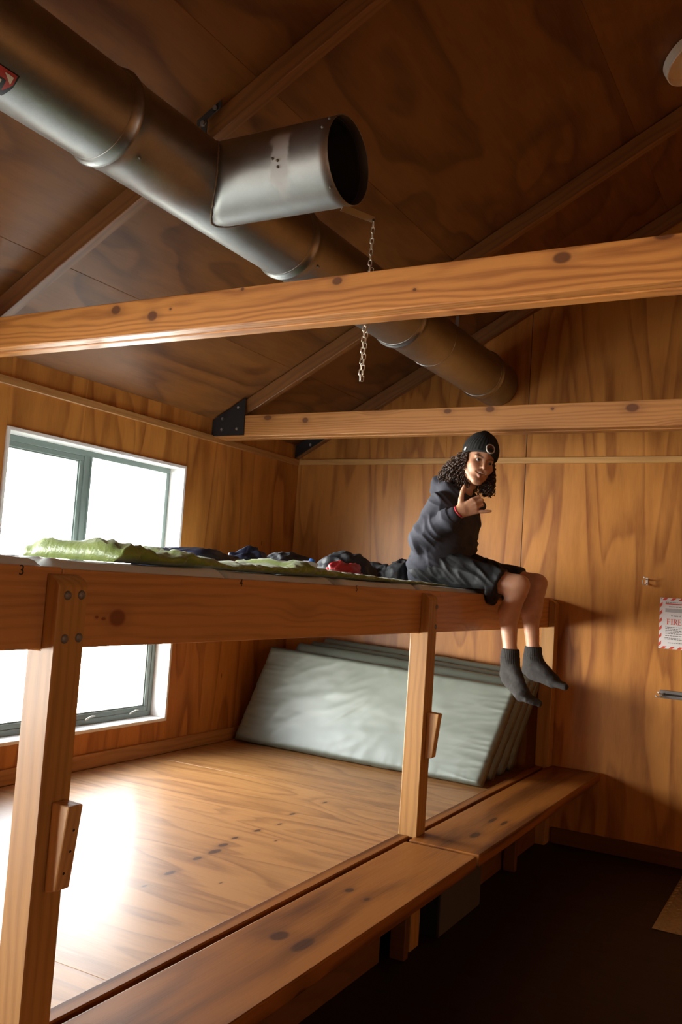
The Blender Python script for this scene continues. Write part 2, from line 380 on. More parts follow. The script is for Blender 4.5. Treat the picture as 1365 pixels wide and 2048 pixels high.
def pobj(name, V, F, mat, parent=None, smooth=True, **kw):
    me = bpy.data.meshes.new(name)
    V = np.asarray(V, float)
    if parent is not None: V = V - np.array(world_of(parent))
    me.from_pydata(V.tolist(), [], [list(map(int, f)) for f in F]); me.update()
    if smooth: me.polygons.foreach_set('use_smooth', [True] * len(me.polygons))
    o = bpy.data.objects.new(name, me); finish(o, mat, parent)
    tag(o, **kw)
    return o

def tag(o, label=None, cat=None, group=None, kind=None):
    if label: o['label'] = label
    if cat: o['category'] = cat
    if group: o['group'] = group
    if kind: o['kind'] = kind

def thing(name, label, cat, loc, group=None):
    o = bpy.data.objects.new(name, None); C.objects.link(o); o.location = loc
    o.empty_display_size = 0.1
    tag(o, label, cat, group)
    return o

def nb(): return bmesh.new()

def box(bm, a, b, bev=0.0, seg=1):
    t = bmesh.new()
    (x0, y0, z0), (x1, y1, z1) = a, b
    vs_ = [t.verts.new(p) for p in ((x0, y0, z0), (x1, y0, z0), (x1, y1, z0), (x0, y1, z0), (x0, y0, z1), (x1, y0, z1), (x1, y1, z1), (x0, y1, z1))]
    for f in ((3, 2, 1, 0), (4, 5, 6, 7), (0, 1, 5, 4), (1, 2, 6, 5), (2, 3, 7, 6), (3, 0, 4, 7)): t.faces.new([vs_[i] for i in f])
    if bev: bmesh.ops.bevel(t, geom=t.edges[:], offset=bev, segments=seg, affect='EDGES', profile=0.5)
    merge(bm, t)

def merge(bm, t):
    me = bpy.data.meshes.new('tmp'); t.to_mesh(me); t.free(); bm.from_mesh(me); bpy.data.meshes.remove(me)

def prism(bm, pts, d, bev=0.0, seg=1):
    """polygon of 3-D points extruded by vector d"""
    t = bmesh.new(); d = Vector(d)
    lo = [t.verts.new(p) for p in pts]; hi = [t.verts.new(Vector(p) + d) for p in pts]
    n = len(pts)
    t.faces.new(lo[::-1]); t.faces.new(hi)
    for i in range(n): t.faces.new((lo[i], lo[(i + 1) % n], hi[(i + 1) % n], hi[i]))
    bmesh.ops.recalc_face_normals(t, faces=t.faces[:])
    if bev: bmesh.ops.bevel(t, geom=t.edges[:], offset=bev, segments=seg, affect='EDGES', profile=0.5)
    merge(bm, t)

def frame_of(d):
    d = Vector(d).normalized()
    u = Vector((0, 0, 1)) if abs(d.z) < 0.9 else Vector((1, 0, 0))
    a = d.cross(u).normalized(); return a, d.cross(a).normalized(), d

def lathe(bm, prof, o, axis, n=32, closed=True):
    """prof: (radius, distance along axis)"""
    a, b, d = frame_of(axis); o = Vector(o); rows = []
    for r, h in prof:
        if r < 1e-6: rows.append([bm.verts.new(o + d * h)])
        else: rows.append([bm.verts.new(o + d * h + (a * math.cos(2 * PI * i / n) + b * math.sin(2 * PI * i / n)) * r) for i in range(n)])
    for p, q in zip(rows, rows[1:]):
        for i in range(n):
            j = (i + 1) % n
            if len(p) == 1 and len(q) == 1: continue
            if len(p) == 1: bm.faces.new((p[0], q[j], q[i]))
            elif len(q) == 1: bm.faces.new((p[i], p[j], q[0]))
            else: bm.faces.new((p[i], p[j], q[j], q[i]))
    bmesh.ops.recalc_face_normals(bm, faces=bm.faces[:])

def tube_np(path, rad, n=8, closed=False, caps=True):
    P = np.asarray(path, float); m = len(P)
    R = np.full(m, rad) if np.isscalar(rad) else np.asarray(rad, float)
    if closed: T = np.roll(P, -1, 0) - np.roll(P, 1, 0)
    else: T = np.gradient(P, axis=0)
    T /= np.linalg.norm(T, axis=1)[:, None] + 1e-12
    up = np.array([0, 0, 1.0]) if abs(T[0, 2]) < 0.9 else np.array([1.0, 0, 0])
    a = np.cross(T[0], up); a /= np.linalg.norm(a)
    V = []; ang = np.arange(n) * 2 * PI / n
    for i in range(m):
        a = a - T[i] * (a @ T[i]); a /= np.linalg.norm(a) + 1e-12
        b = np.cross(T[i], a)
        V.append(P[i] + (np.cos(ang)[:, None] * a + np.sin(ang)[:, None] * b) * R[i])
    V = np.concatenate(V); F = []
    for i in range(m if closed else m - 1):
        k = (i + 1) % m
        for j in range(n): F.append((i * n + j, i * n + (j + 1) % n, k * n + (j + 1) % n, k * n + j))
    if caps and not closed:
        F.append(tuple(range(n))[::-1]); F.append(tuple((m - 1) * n + j for j in range(n)))
    return V, F

def join_np(parts):
    V = []; F = []; o = 0
    for v, f in parts:
        V.append(v); F += [tuple(i + o for i in q) for q in f]; o += len(v)
    return np.concatenate(V), F

def text_obj(name, s, size, o, right, up, mat, parent, depth=0.0006, bold=0.0):
    cu = bpy.data.curves.new(name, 'FONT'); cu.body = s; cu.size = size; cu.extrude = depth; cu.offset = bold
    cu.align_x = 'LEFT'; cu.align_y = 'BOTTOM'
    to = bpy.data.objects.new(name, cu)
    C.objects.link(to)
    dg = bpy.context.evaluated_depsgraph_get()
    me = bpy.data.meshes.new_from_object(to.evaluated_get(dg)); me.name = name
    bpy.data.objects.remove(to)
    r = Vector(right).normalized(); u = Vector(up).normalized(); n = r.cross(u)
    mtx = Matrix((r, u, n)).transposed().to_4x4(); mtx.translation = Vector(o) - (world_of(parent) if parent else Vector())
    me.transform(mtx); me.materials.clear()
    ob = bpy.data.objects.new(name, me); finish(ob, mat, parent)
    return ob

# ------------------------------------------------------------------ SDF modelling (smooth bodies and cloth)
def cone(p, r, q, s): return ('c', np.array(p, float), r, np.array(q, float), s)
def ell(c, r, rot=None): return ('e', np.array(c, float), np.array(r, float), rot)
def d_prim(pr, P):
    if pr[0] == 'c':
        _, p, r, q, s = pr
        d = q - p; L2 = d @ d
        t = np.clip(((P - p) @ d) / max(L2, 1e-12), 0, 1)
        return np.linalg.norm(P - p - t[..., None] * d, axis=-1) - (r + (s - r) * t)
    _, c, r, rot = pr
    X = P - c
    if rot is not None: X = X @ rot
    k0 = np.linalg.norm(X / r, axis=-1); k1 = np.linalg.norm(X / (r * r), axis=-1)
    return k0 * (k0 - 1.0) / (k1 + 1e-9)
def bb_prim(pr):
    if pr[0] == 'c': return np.minimum(pr[1] - pr[2], pr[3] - pr[4]), np.maximum(pr[1] + pr[2], pr[3] + pr[4])
    R = pr[2].max() if pr[3] is not None else pr[2]
    return pr[1] - R, pr[1] + R

def sdf_mesh(ops, h, pad=0.02, post=None):
    """ops: list of (sign, k, prim) smooth union / subtraction; returns verts, quads by surface nets"""
    los = [bb_prim(p)[0] for s, k, p in ops if s > 0]; his = [bb_prim(p)[1] for s, k, p in ops if s > 0]
    lo = np.min(los, 0) - pad; hi = np.max(his, 0) + pad
    n = np.ceil((hi - lo) / h).astype(int) + 1
    S = np.full(n, 0.5, np.float32)
    ax = [lo[i] + h * np.arange(n[i]) for i in range(3)]
    for s, k, p in ops:
        a, b = bb_prim(p); m = k + 3 * h + 0.012
        i0 = np.clip(((a - m - lo) / h).astype(int), 0, n - 1); i1 = np.clip(((b + m - lo) / h).astype(int) + 2, 1, n)
        if np.any(i1 <= i0): continue
        g = np.stack(np.meshgrid(*[ax[i][i0[i]:i1[i]] for i in range(3)], indexing='ij'), -1)
        d = d_prim(p, g); sl = tuple(slice(i0[i], i1[i]) for i in range(3)); cur = S[sl]
        if s > 0:
            hh = np.clip(k - np.abs(cur - d), 0, None) / k
            S[sl] = np.minimum(cur, d) - hh * hh * k * 0.25
        else:
            d = -d; hh = np.clip(k - np.abs(cur - d), 0, None) / k
            S[sl] = np.maximum(cur, d) + hh * hh * k * 0.25
    if post is not None:
        g = np.stack(np.meshgrid(*ax, indexing='ij'), -1); S = post(S, g)
    return surface_nets(S, lo, h)

def surface_nets(S, lo, h):
    n = np.array(S.shape)
    ins = S < 0
    c = np.zeros(n - 1, int)
    cor = [(i, j, k) for i in (0, 1) for j in (0, 1) for k in (0, 1)]
    def sub(i, j, k): return (slice(i, n[0] - 1 + i), slice(j, n[1] - 1 + j), slice(k, n[2] - 1 + k))
    for q in cor: c += ins[sub(*q)]
    act = np.argwhere((c > 0) & (c < 8))
    idx = -np.ones(n - 1, int); idx[tuple(act.T)] = np.arange(len(act))
    acc = np.zeros((len(act), 3)); cnt = np.zeros(len(act))
    for a in cor:
        for d in range(3):
            if a[d]: continue
            b = list(a); b[d] = 1
            sa = S[act[:, 0] + a[0], act[:, 1] + a[1], act[:, 2] + a[2]]; sb = S[act[:, 0] + b[0], act[:, 1] + b[1], act[:, 2] + b[2]]
            mk = (sa < 0) != (sb < 0)
            t = np.where(mk, sa / np.where(mk, sa - sb, 1), 0)
            p = np.array(a, float)[None] + 0; p = np.repeat(p, len(act), 0); p[:, d] += t
            acc += p * mk[:, None]; cnt += mk
    V = lo + h * (act + acc / cnt[:, None])
    F = []
    for d in range(3):
        e = [0, 0, 0]; e[d] = 1
        A = ins[:n[0] - e[0], :n[1] - e[1], :n[2] - e[2]]; B = ins[e[0]:, e[1]:, e[2]:]
        ch = np.argwhere(A != B)
        u, v = (d + 1) % 3, (d + 2) % 3
        ok = (ch[:, u] > 0) & (ch[:, v] > 0) & (ch[:, u] < n[u] - 1) & (ch[:, v] < n[v] - 1)
        ch = ch[ok]
        eu = np.zeros(3, int); eu[u] = 1; ev = np.zeros(3, int); ev[v] = 1
        q = np.stack([idx[tuple((ch - eu - ev).T)], idx[tuple((ch - ev).T)], idx[tuple(ch.T)], idx[tuple((ch - eu).T)]], 1)
        flip = ~A[tuple(ch.T)]
        q[flip] = q[flip][:, ::-1]
        F.append(q)
    return V, np.concatenate(F)

def normals(V, F):
    F = np.asarray(F); N = np.zeros_like(V)
    fn = np.cross(V[F[:, 2]] - V[F[:, 0]], V[F[:, 3]] - V[F[:, 1]])
    for i in range(4): np.add.at(N, F[:, i], fn)
    return N / (np.linalg.norm(N, axis=1)[:, None] + 1e-12)

def fnoise(V, scale, seed=0.0, oct_=3):
    sc = np.array(scale if hasattr(scale, '__len__') else (scale,) * 3)
    W = V * sc + seed
    return np.array([noise.fractal(Vector(w_), 1.0, 2.0, oct_) for w_ in W])

def ridge(V, scale, seed=0.0):
    sc = np.array(scale if hasattr(scale, '__len__') else (scale,) * 3)
    W = V * sc + seed
    return np.array([1.0 - abs(noise.noise(Vector(w_))) * 2.0 for w_ in W])

# ------------------------------------------------------------------ the room
YB, XR, YF = 6.0, 3.762, -1.6
K, EAVE = 0.55, 2.665
def ceil_z(x): return EAVE + K * (-abs(x) - XW)

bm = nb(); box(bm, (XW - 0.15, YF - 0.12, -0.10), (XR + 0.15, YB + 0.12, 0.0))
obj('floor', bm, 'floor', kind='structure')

WY0, WY1, WZ0, WZ1 = 3.142, 4.605, 0.645, 2.300        # the window seen in the photograph
RY0, RY1 = -1.00, -0.25                                  # a small unseen one, added in the opposite wall for fill light
PY0, PY1 = -1.22, 0.243                                 # and an unseen third, one roof bay further, added for fill light
NY0, NY1 = 0.99, 2.453                                 # a second one further along the same wall
bm = nb(); T = XW - 0.15; b2 = 0.0012
for (y0, y1, z0, z1) in ((YF, PY0, 0, EAVE), (PY0, PY1, 0, WZ0), (PY0, PY1, WZ1, EAVE), (PY1, NY0, 0, EAVE), (NY0, NY1, 0, WZ0), (NY0, NY1, WZ1, EAVE), (NY1, WY0, 0, EAVE),
                         (WY0, WY1, 0, WZ0), (WY0, 3.68, WZ1, EAVE), (3.68, WY1, WZ1, EAVE), (WY1, 4.97, 0, EAVE), (4.97, YB + .1, 0, EAVE)):
    box(bm, (T, y0, z0), (XW, y1, z1 + (.05 if z1 == EAVE else 0)), b2)
obj('wall_left', bm, 'ply_wall', kind='structure')

bm = nb()
for x0, x1, bv in ((XW, -2.50, .0015), (-2.50, -1.90, .0018), (-1.90, -0.70, .0018), (-0.70, 0, .0015), (0, 1.2, .0015), (1.2, 2.4, .0015), (2.4, XR, .0015)):
    prism(bm, [(x0, YB, 0), (x1, YB, 0), (x1, YB, ceil_z(x1) + .04), (x0, YB, ceil_z(x0) + .04)], (0, 0.12, 0), bv)
obj('wall_back', bm, 'ply_wall', kind='structure')
bm = nb(); box(bm, (-1.9022, YB - 0.0006, 0.10), (-1.8978, YB + 0.004, 3.68))
obj('sheet_joint', bm, 'gap', kind='structure')  # dark strip that draws the open joint between wall sheets

bm = nb()
for y0, y1, z0, z1 in ((YF - .1, RY0, 0, EAVE + .05), (RY0, RY1, 0, 1.20), (RY0, RY1, 2.15, EAVE + .05), (RY1, 3.3, 0, EAVE + .05), (3.3, YB + .1, 0, EAVE + .05)): box(bm, (XR, y0, z0), (XR + 0.15, y1, z1), b2)
obj('wall_right', bm, 'ply_wall', kind='structure')
bm = nb()
for x0, x1 in ((XW, -1.2), (-1.2, 0), (0, 1.2), (1.2, XR)):
    prism(bm, [(x0, YF, 0), (x1, YF, 0), (x1, YF, ceil_z(x1) + .04), (x0, YF, ceil_z(x0) + .04)], (0, -0.12, 0), b2)
obj('wall_front', bm, 'ply_wall', kind='structure')

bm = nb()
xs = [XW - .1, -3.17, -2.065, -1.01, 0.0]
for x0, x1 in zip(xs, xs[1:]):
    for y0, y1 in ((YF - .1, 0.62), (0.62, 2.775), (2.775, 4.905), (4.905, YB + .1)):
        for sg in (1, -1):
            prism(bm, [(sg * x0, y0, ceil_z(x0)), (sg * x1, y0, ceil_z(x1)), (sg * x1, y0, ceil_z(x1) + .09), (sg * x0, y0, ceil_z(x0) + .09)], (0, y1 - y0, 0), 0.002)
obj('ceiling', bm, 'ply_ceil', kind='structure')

# timber strips on the walls
bm = nb(); box(bm, (XW, YF, 2.508), (XW + 0.020, 5.98, 2.552), 0.003)
obj('trim_2', bm, 'trim', kind='structure')
bm = nb(); box(bm, (XW, YB - 0.020, 2.514), (XR, YB, 2.557), 0.003)
obj('trim_3', bm, 'trimx', kind='structure')
bm = nb(); box(bm, (-1.60, YB - 0.018, 0.0), (XR, YB, 0.10), 0.003)
obj('baseboard_back', bm, 'darkwood', kind='structure')

# ------------------------------------------------------------------ windows
def rect_frame(bm, x0, x1, y0, y1, z0, z1, t, bev=0.002, tb=None):
    tb = tb or t
    box(bm, (x0, y0, z0), (x1, y1, z0 + tb), bev); box(bm, (x0, y0, z1 - t), (x1, y1, z1), bev)
    box(bm, (x0, y0, z0 + tb), (x1, y0 + t, z1 - t), bev); box(bm, (x0, y1 - t, z0 + tb), (x1, y1, z1 - t), bev)
def window(name, Y0, Y1, detail=True):
    root = bpy.data.objects.new(name, None); C.objects.link(root); root.location = (XW, (Y0 + Y1) / 2, WZ0); root['kind'] = 'structure'
    bm = nb(); rect_frame(bm, XW - 0.15, XW + 0.012, Y0, Y1, WZ0, WZ1, 0.020, 0.002)
    obj('jamb_lining', bm, 'white', root)
    y0, y1, z0, z1 = Y0 + .02, Y1 - .02, WZ0 + .02, WZ1 - .02
    ym = (Y0 + Y1) / 2 - 0.032; zm = 1.47
    bm = nb(); rect_frame(bm, XW - 0.148, XW - 0.108, y0, y1, z0, z1, 0.034)
    box(bm, (XW - 0.148, ym - .030, z0 + .03), (XW - 0.104, ym + .030, z1 - .03), .003)
    box(bm, (XW - 0.148, y0 + .03, zm - .03), (XW - 0.106, y1 - .03, zm + .03), .003)
    box(bm, (XW - 0.104, ym + .012, z0 + .03), (XW - 0.096, ym + .024, z1 - .03), .002)
    obj('window_frame', bm, 'alu', root)
    for (a, b, c, d) in ((y0 + .034, ym - .03, zm + .03, z1 - .034), (y0 + .034, ym - .03, z0 + .034, zm - .03), (ym + .03, y1 - .034, z0 + .034, zm - .03)):
        bm = nb(); rect_frame(bm, XW - 0.140, XW - 0.112, a, b, c, d, 0.030); 
        rect_frame(bm, XW - 0.144, XW - 0.120, a + .028, b - .028, c + .028, d - .028, 0.010)
        obj('sash', bm, 'alu', root)
    for (a, b, c, d) in ((y0 + .034, ym - .03, zm + .03, z1 - .034), (ym + .03, y1 - .034, zm + .03, z1 - .034), (y0 + .034, ym - .03, z0 + .034, zm - .03), (ym + .03, y1 - .034, z0 + .034, zm - .03)):
        bm = nb(); box(bm, (XW - 0.134, a + .005, c + .005), (XW - 0.130, b - .005, d - .005)); obj('pane', bm, 'glass', root)
    for yy in ((ym + .16, y1 - .20) if detail else ()):
        V, F = tube_np([(XW - .104, yy + .075, z0 + .045), (XW - .098, yy + .04, z0 + .047), (XW - .093, yy, z0 + .038), (XW - .092, yy - .02, z0 + .030)], [.004, .006, .006, .004], 8)
        pobj('casement_stay', V, F, 'stay', root)
window('window_1', WY0, WY1)
window('window_2', NY0, NY1, False)
window('fill_window_3', PY0, PY1, False)
w4 = bpy.data.objects.new('fill_window_4', None); C.objects.link(w4); w4.location = (XR, (RY0 + RY1) / 2, 1.20); w4['kind'] = 'structure'
bm = nb(); rect_frame(bm, XR - .012, XR + .15, RY0, RY1, 1.20, 2.15, .02); obj('jamb_lining', bm, 'white', w4)
bm = nb(); rect_frame(bm, XR + .108, XR + .148, RY0 + .02, RY1 - .02, 1.22, 2.13, .045); obj('window_frame', bm, 'alu', w4)
bm = nb(); box(bm, (XR + .128, RY0 + .06, 1.26), (XR + .132, RY1 - .06, 2.09)); obj('pane', bm, 'glass', w4)

# ------------------------------------------------------------------ roof trusses
def bolt_head(bm, c, axis, r=.009, dome=True):
    if dome: lathe(bm, [(0, .0075), (r * .5, .0066), (r * .85, .004), (r, .0015), (r, 0), (r, -.002)], c, axis, 14)
    else: lathe(bm, [(0, .008), (r, .008), (r, 0), (r * 1.6, 0), (r * 1.6, -.002)], c, axis, 6)

def truss(label, y_tie, t_tie, y_raf, tie=True, plate_y=None, right=True):
    root = thing('roof_truss', label, 'roof truss', (XW, y_raf, EAVE), 'roof trusses')
    hv, tr = 0.106, 0.052
    for sg in (1, -1):
        if sg < 0 and not right: continue
        bm = nb(); e = 0.004
        pts = [(sg * (XW + e), y_raf, ceil_z(XW) - e), (0, y_raf, ceil_z(0) - e), (0, y_raf, ceil_z(0) - e - hv), (sg * (XW + e), y_raf, ceil_z(XW) - e - hv)]
        prism(bm, pts, (0, tr, 0), 0.003); obj('rafter', bm, 'rafter', root)
    if tie:
        bm = nb(); z0 = 2.540; z1 = 2.683
        zb = z0
        h = t_tie / 2
        box(bm, (XW + .004, y_tie, zb), (XR - .004, y_tie + h - .002, z1), 0.004, 2)
        box(bm, (XW + .004, y_tie + h + .002, zb - .004), (XR - .004, y_tie + t_tie, z1), 0.004, 2)
        o = obj('tie_beam', bm, 'tie' if y_tie < 4 else 'tie_far', root)
    if plate_y is not None:
        bm = nb(); x0 = XW + .006
        if tie: pts = [(x0, plate_y, 2.545), (x0, plate_y, ceil_z(x0) - .012), (-3.495, plate_y, ceil_z(-3.495) - .012), (-3.489, plate_y, 2.545)]
        else: pts = [(x0, plate_y, 2.560), (x0, plate_y, ceil_z(x0) - .012), (-3.44, plate_y, ceil_z(-3.44) - .012), (-3.44, plate_y, ceil_z(-3.44) - .10)]
        prism(bm, pts, (0, .006, 0), .0008); p = obj('gusset_plate', bm, 'black', root, label='black steel plate')
        for (bx, bz) in (((-3.546, 2.735), (-3.672, 2.662), (-3.672, 2.588), (-3.547, 2.589)) if tie else ((-3.62, 2.665),)):
            bm = nb(); bolt_head(bm, (bx, plate_y, bz), (0, -1, 0), .009, False); obj('bolt', bm, 'boltlit', p)
    return root
truss('nearer roof truss whose thick tie beam crosses in front of the metal duct', 2.645, 0.118, 2.768)
truss('roof truss with black corner plate and tie beam running just above the seated person', 4.856, 0.145, 4.880, plate_y=4.846)
truss('dark rafters without a tie beam lying against the back plywood wall', 5.9, 0, 5.938, tie=False, plate_y=5.930)

# ------------------------------------------------------------------ ventilation duct
DX, DZ, DR = -2.14, 3.085, 0.158
duct = thing('ventilation_duct', 'round galvanised steel air duct hanging under the sloping ceiling with open side branch', 'duct', (DX, 2.62, DZ))
def duct_piece(name, prof, mat='galv'):
    bm = nb(); lathe(bm, prof, (DX, 0, DZ), (0, 1, 0), 64); return obj(name, bm, mat, duct, smooth=50)
joints = [0.93, 2.07, 3.20, 4.36, 5.68]
ends = [YF + .02] + joints + [5.995]
for a, b in zip(ends, ends[1:]):
    duct_piece('duct_section', [(DR, a + .004), (DR + .0004, (a + b) / 2), (DR, b - .004), (DR - .003, b - .004), (DR - .003, a + .004), (DR, a + .004)])
for y in joints:
    duct_piece('duct_collar', [(DR - .002, y - .05), (DR + .0025, y - .048), (DR + .0025, y - .022), (DR + .009, y - .016), (DR + .012, y - .008), (DR + .009, y), (DR + .004, y + .006), (DR + .0035, y + .045), (DR - .002, y + .047)])
duct_piece('duct_collar', [(DR - .002, 4.80), (DR + .002, 4.803), (DR + .002, 4.86), (DR - .002, 4.863)])
# branch: saddle joint trimmed to the main pipe, open to the room
BR, BX = 0.152, -1.524
n = 72; V = []; F = []
rows = 12
for i in range(n):
    t = 2 * PI * i / n; yy = 2.62 + BR * math.cos(t); zz = DZ + BR * math.sin(t)
    xs0 = DX + math.sqrt(max((DR) ** 2 - (zz - DZ) ** 2, 0)) - .001
    for k in range(rows + 1): V.append((xs0 + (BX - xs0) * k / rows, yy, zz))
for i in range(n):
    j = (i + 1) % n
    for k in range(rows): F.append((i * (rows + 1) + k, j * (rows + 1) + k, j * (rows + 1) + k + 1, i * (rows + 1) + k + 1))
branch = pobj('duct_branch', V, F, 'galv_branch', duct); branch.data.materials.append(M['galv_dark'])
sm = branch.modifiers.new('sheet', 'SOLIDIFY'); sm.thickness = .003; sm.offset = -1; sm.material_offset = 1  # darker inner face paints shade into the branch
# ragged sealant bead around the saddle
pth = []; rnd = random.Random(4)
for i in range(n * 2):
    t = PI * i / n; yy = 2.62 + (BR + .001) * math.cos(t); zz = DZ + (BR + .001) * math.sin(t)
    pth.append((DX + math.sqrt(max(DR ** 2 - (zz - DZ) ** 2, 0)) + .001 + rnd.uniform(-.002, .002), yy, zz))
V, F = tube_np(pth, [.0032 + rnd.uniform(-.001, .0015) for _ in pth], 6, closed=True)
pobj('sealant_bead', V, F, plain('sealant', (0.20, 0.14, 0.09), 0.7, var=.4), duct)
bm = nb(); lathe(bm, [(.150, 0), (.150, .012), (.146, .012), (.146, 0), (.150, 0)], (BX - .045, 2.62, DZ), (1, 0, 0), 64); obj('inner_ring', bm, 'galv_dark', branch, smooth=50)
bm = nb(); lathe(bm, [(0, .006), (.062, .004), (.066, 0), (.062, -.004), (0, -.006)], (BX - .165, 2.56, DZ + .01), (1, .25, 0), 40); obj('damper_disc', bm, 'galv_dark', branch, smooth=50)
for (t, dx) in ((2.75, -.03), (2.45, -.018), (4.15, -.018), (3.3, -.22), (3.36, -.20), (0.9, -.02), (5.9, -.02), (3.5, -.20)):
    a = t; p = (BX + dx, 2.62 + BR * math.cos(a), DZ + BR * math.sin(a))
    bm = nb(); bolt_head(bm, p, (0, math.cos(a), math.sin(a)), .0055); obj('rivet', bm, 'bolt', branch)
for (yy, a) in ((2.13, 3.9), (2.13, 5.4), (3.26, 5.6), (4.42, 4.2)):
    bm = nb(); bolt_head(bm, (DX + (DR + .003) * math.cos(a), yy, DZ + (DR + .003) * math.sin(a)), (math.cos(a), 0, math.sin(a)), .005); obj('rivet', bm, 'bolt', duct)
# lever that works the damper
bm = nb(); L0 = Vector((BX - .035, 2.655, 2.934)); L1 = Vector((BX + .002, 2.826, 2.952)); d = (L1 - L0).normalized(); up = Vector((.62, -.1, .78)); s = d.cross(up).normalized(); u2 = s.cross(d)
prism(bm, [L0 - s * .001 + u2 * -.013, L1 - s * .001 + u2 * -.012, L1 + d * .010 - s * .001, L1 - s * .001 + u2 * .012, L0 - s * .001 + u2 * .013], s * .002, .0005)
lever = obj('damper_lever', bm, 'galv', duct, label='flat steel lever under the branch mouth')
bm = nb(); lathe(bm, [(0, .004), (.005, .004), (.005, -.004), (0, -.004)], L1, s, 12); obj('eyelet', bm, 'galv_dark', lever)
# straps holding the duct up
bm = nb()
box(bm, (-2.300, 2.735, 3.255), (-2.268, 2.739, ceil_z(-2.29) - .035), .0008)
prism(bm, [(-2.318, 2.732, ceil_z(-2.318) - .045), (-2.20, 2.732, ceil_z(-2.20) - .045), (-2.20, 2.732, ceil_z(-2.20) - .012), (-2.318, 2.732, ceil_z(-2.318) - .012)], (0, .004, 0), .0008)
hs = obj('hanger_strap', bm, 'galv_dark', duct)
for q in ((-2.228, ceil_z(-2.228) - .028), (-2.285, ceil_z(-2.285) - .05)):
    bm = nb(); bolt_head(bm, (q[0], 2.732, q[1]), (0, -1, 0), .010, False); obj('bolt', bm, 'bolt', hs)
bm = nb(); box(bm, (DX - .012, 5.19, DZ + DR - .004), (DX + .012, 5.193, ceil_z(DX) - .002), .0006); obj('hanger_strap', bm, 'galv', duct)
# warning sticker wrapped on the pipe
def cyl_patch(name, poly, lift, mat, parent, n=10):
    """polygon given in (y, angle) on the duct surface"""
    bm = nb(); vs_ = [bm.verts.new((p[0], p[1], 0)) for p in poly]; f = bm.faces.new(vs_)
    bmesh.ops.triangulate(bm, faces=[f]); bmesh.ops.subdivide_edges(bm, edges=bm.edges[:], cuts=3, use_grid_fill=True)
    for v in bm.verts:
        y, a = v.co.x, v.co.y; v.co = (DX + (DR + lift) * math.cos(a), y, DZ + (DR + lift) * math.sin(a))
    bmesh.ops.recalc_face_normals(bm, faces=bm.faces[:])
    t = bmesh.ops.solidify(bm, geom=bm.faces[:], thickness=.0004)
    return obj(name, bm, mat, parent)
a0, a1 = 5.40, 4.86          # angles of the sticker's edges round the pipe
st = cyl_patch('warning_sticker', [(1.41, 5.43), (1.629, 5.43), (1.637, 5.15), (1.635, 4.88), (1.41, 4.85)], .0010, 'st_black', duct)
cyl_patch('sticker_band', [(1.41, 5.41), (1.623, 5.41), (1.630, 5.22), (1.620, 5.02), (1.41, 5.0)], .0024, 'st_red', st)
cyl_patch('sticker_band', [(1.585, 5.355), (1.616, 5.355), (1.622, 5.20)], .0036, 'st_cream', st)
cyl_patch('sticker_panel', [(1.41, 5.235), (1.604, 5.235), (1.616, 5.00), (1.41, 5.00)], .0036, 'st_black', st)
cyl_patch('sticker_panel', [(1.41, 5.205), (1.592, 5.205), (1.606, 4.92), (1.41, 4.92)], .0048, 'st_cream', st)
cyl_patch('sticker_panel', [(1.41, 5.18), (1.586, 5.18), (1.589, 5.10), (1.41, 5.10)], .0060, 'st_black', st)
cyl_patch('sticker_panel', [(1.41, 5.04), (1.590, 5.04), (1.593, 5.00), (1.41, 5.00)], .0060, 'st_black', st)

# damper pull chain: a long loop of links hanging from the lever
def link_np(c, t, side, L=.024, W=.013, r=.0019):
    """oval link centred at c, long along t, wide along side"""
    a = np.arange(16) * 2 * PI / 16; h = (L - W) / 2; P = []
    for x in a:
        u = W / 2 * math.cos(x); v = W / 2 * math.sin(x) + (h if math.sin(x) >= 0 else -h)
        P.append(np.array(c) + np.array(side) * u + np.array(t) * v)
    return tube_np(P, r, 5, closed=True)
chain = thing('pull_chain', 'thin metal chain hanging in a long loop from the duct lever behind the beam', 'chain', (-1.53, 2.84, 2.95))
ch_top = np.array([-1.523, 2.832, 2.946]); rnd = random.Random(2)
def hang(p0, p1, pitch):
    d = np.array(p1) - np.array(p0); L = np.linalg.norm(d); k = int(L / pitch); t = d / L
    return [(np.array(p0) + t * pitch * (i + .5), t) for i in range(k)]
strand = hang(ch_top, (-1.543, 2.845, 2.345), .0205) + hang((-1.536, 2.846, 2.35), (-1.530, 2.858, 2.80), .0205)
for i, (c, t) in enumerate(strand):
    t = np.array(t) / np.linalg.norm(t)
    s_ = np.array([.7, .7, 0]) if i % 2 else np.array([.7, -.7, 0]); s_ = s_ - t * (s_ @ t); s_ /= np.linalg.norm(s_)
    V, F = link_np(c, t, s_); pobj('link', V, F, 'chain', chain)

# ------------------------------------------------------------------ sleeping platform (bunk)
bunk = thing('bunk_bed', 'built-in two-level timber sleeping platform along the window wall', 'bunk bed', (-2.7, 2.7, 0))
YP0 = YF + .03; YP1 = 5.975
bm = nb(); box(bm, (-1.700, YP0, 1.402), (-1.655, 1.589, 1.600), .004, 2); r1 = obj('front_rail', bm, 'rail', bunk)
bm = nb(); box(bm, (-1.700, 1.591, 1.402), (-1.655, YP1, 1.597), .004, 2); r2 = obj('front_rail', bm, 'rail', bunk)
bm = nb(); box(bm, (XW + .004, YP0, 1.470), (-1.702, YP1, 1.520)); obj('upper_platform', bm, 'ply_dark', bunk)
bm = nb()
ysp = [YP0, 0.80, 2.02, 4.46, YP1]
for a, b in zip(ysp, ysp[1:]): box(bm, (XW + .024, a, .400), (-1.702, b, .440), .0018)
obj('lower_platform', bm, 'ply_bed', bunk)
bm = nb(); box(bm, (XW + .002, YP0, .440), (XW + .022, YP1, .525), .003); obj('skirting_board', bm, 'trim', bunk)
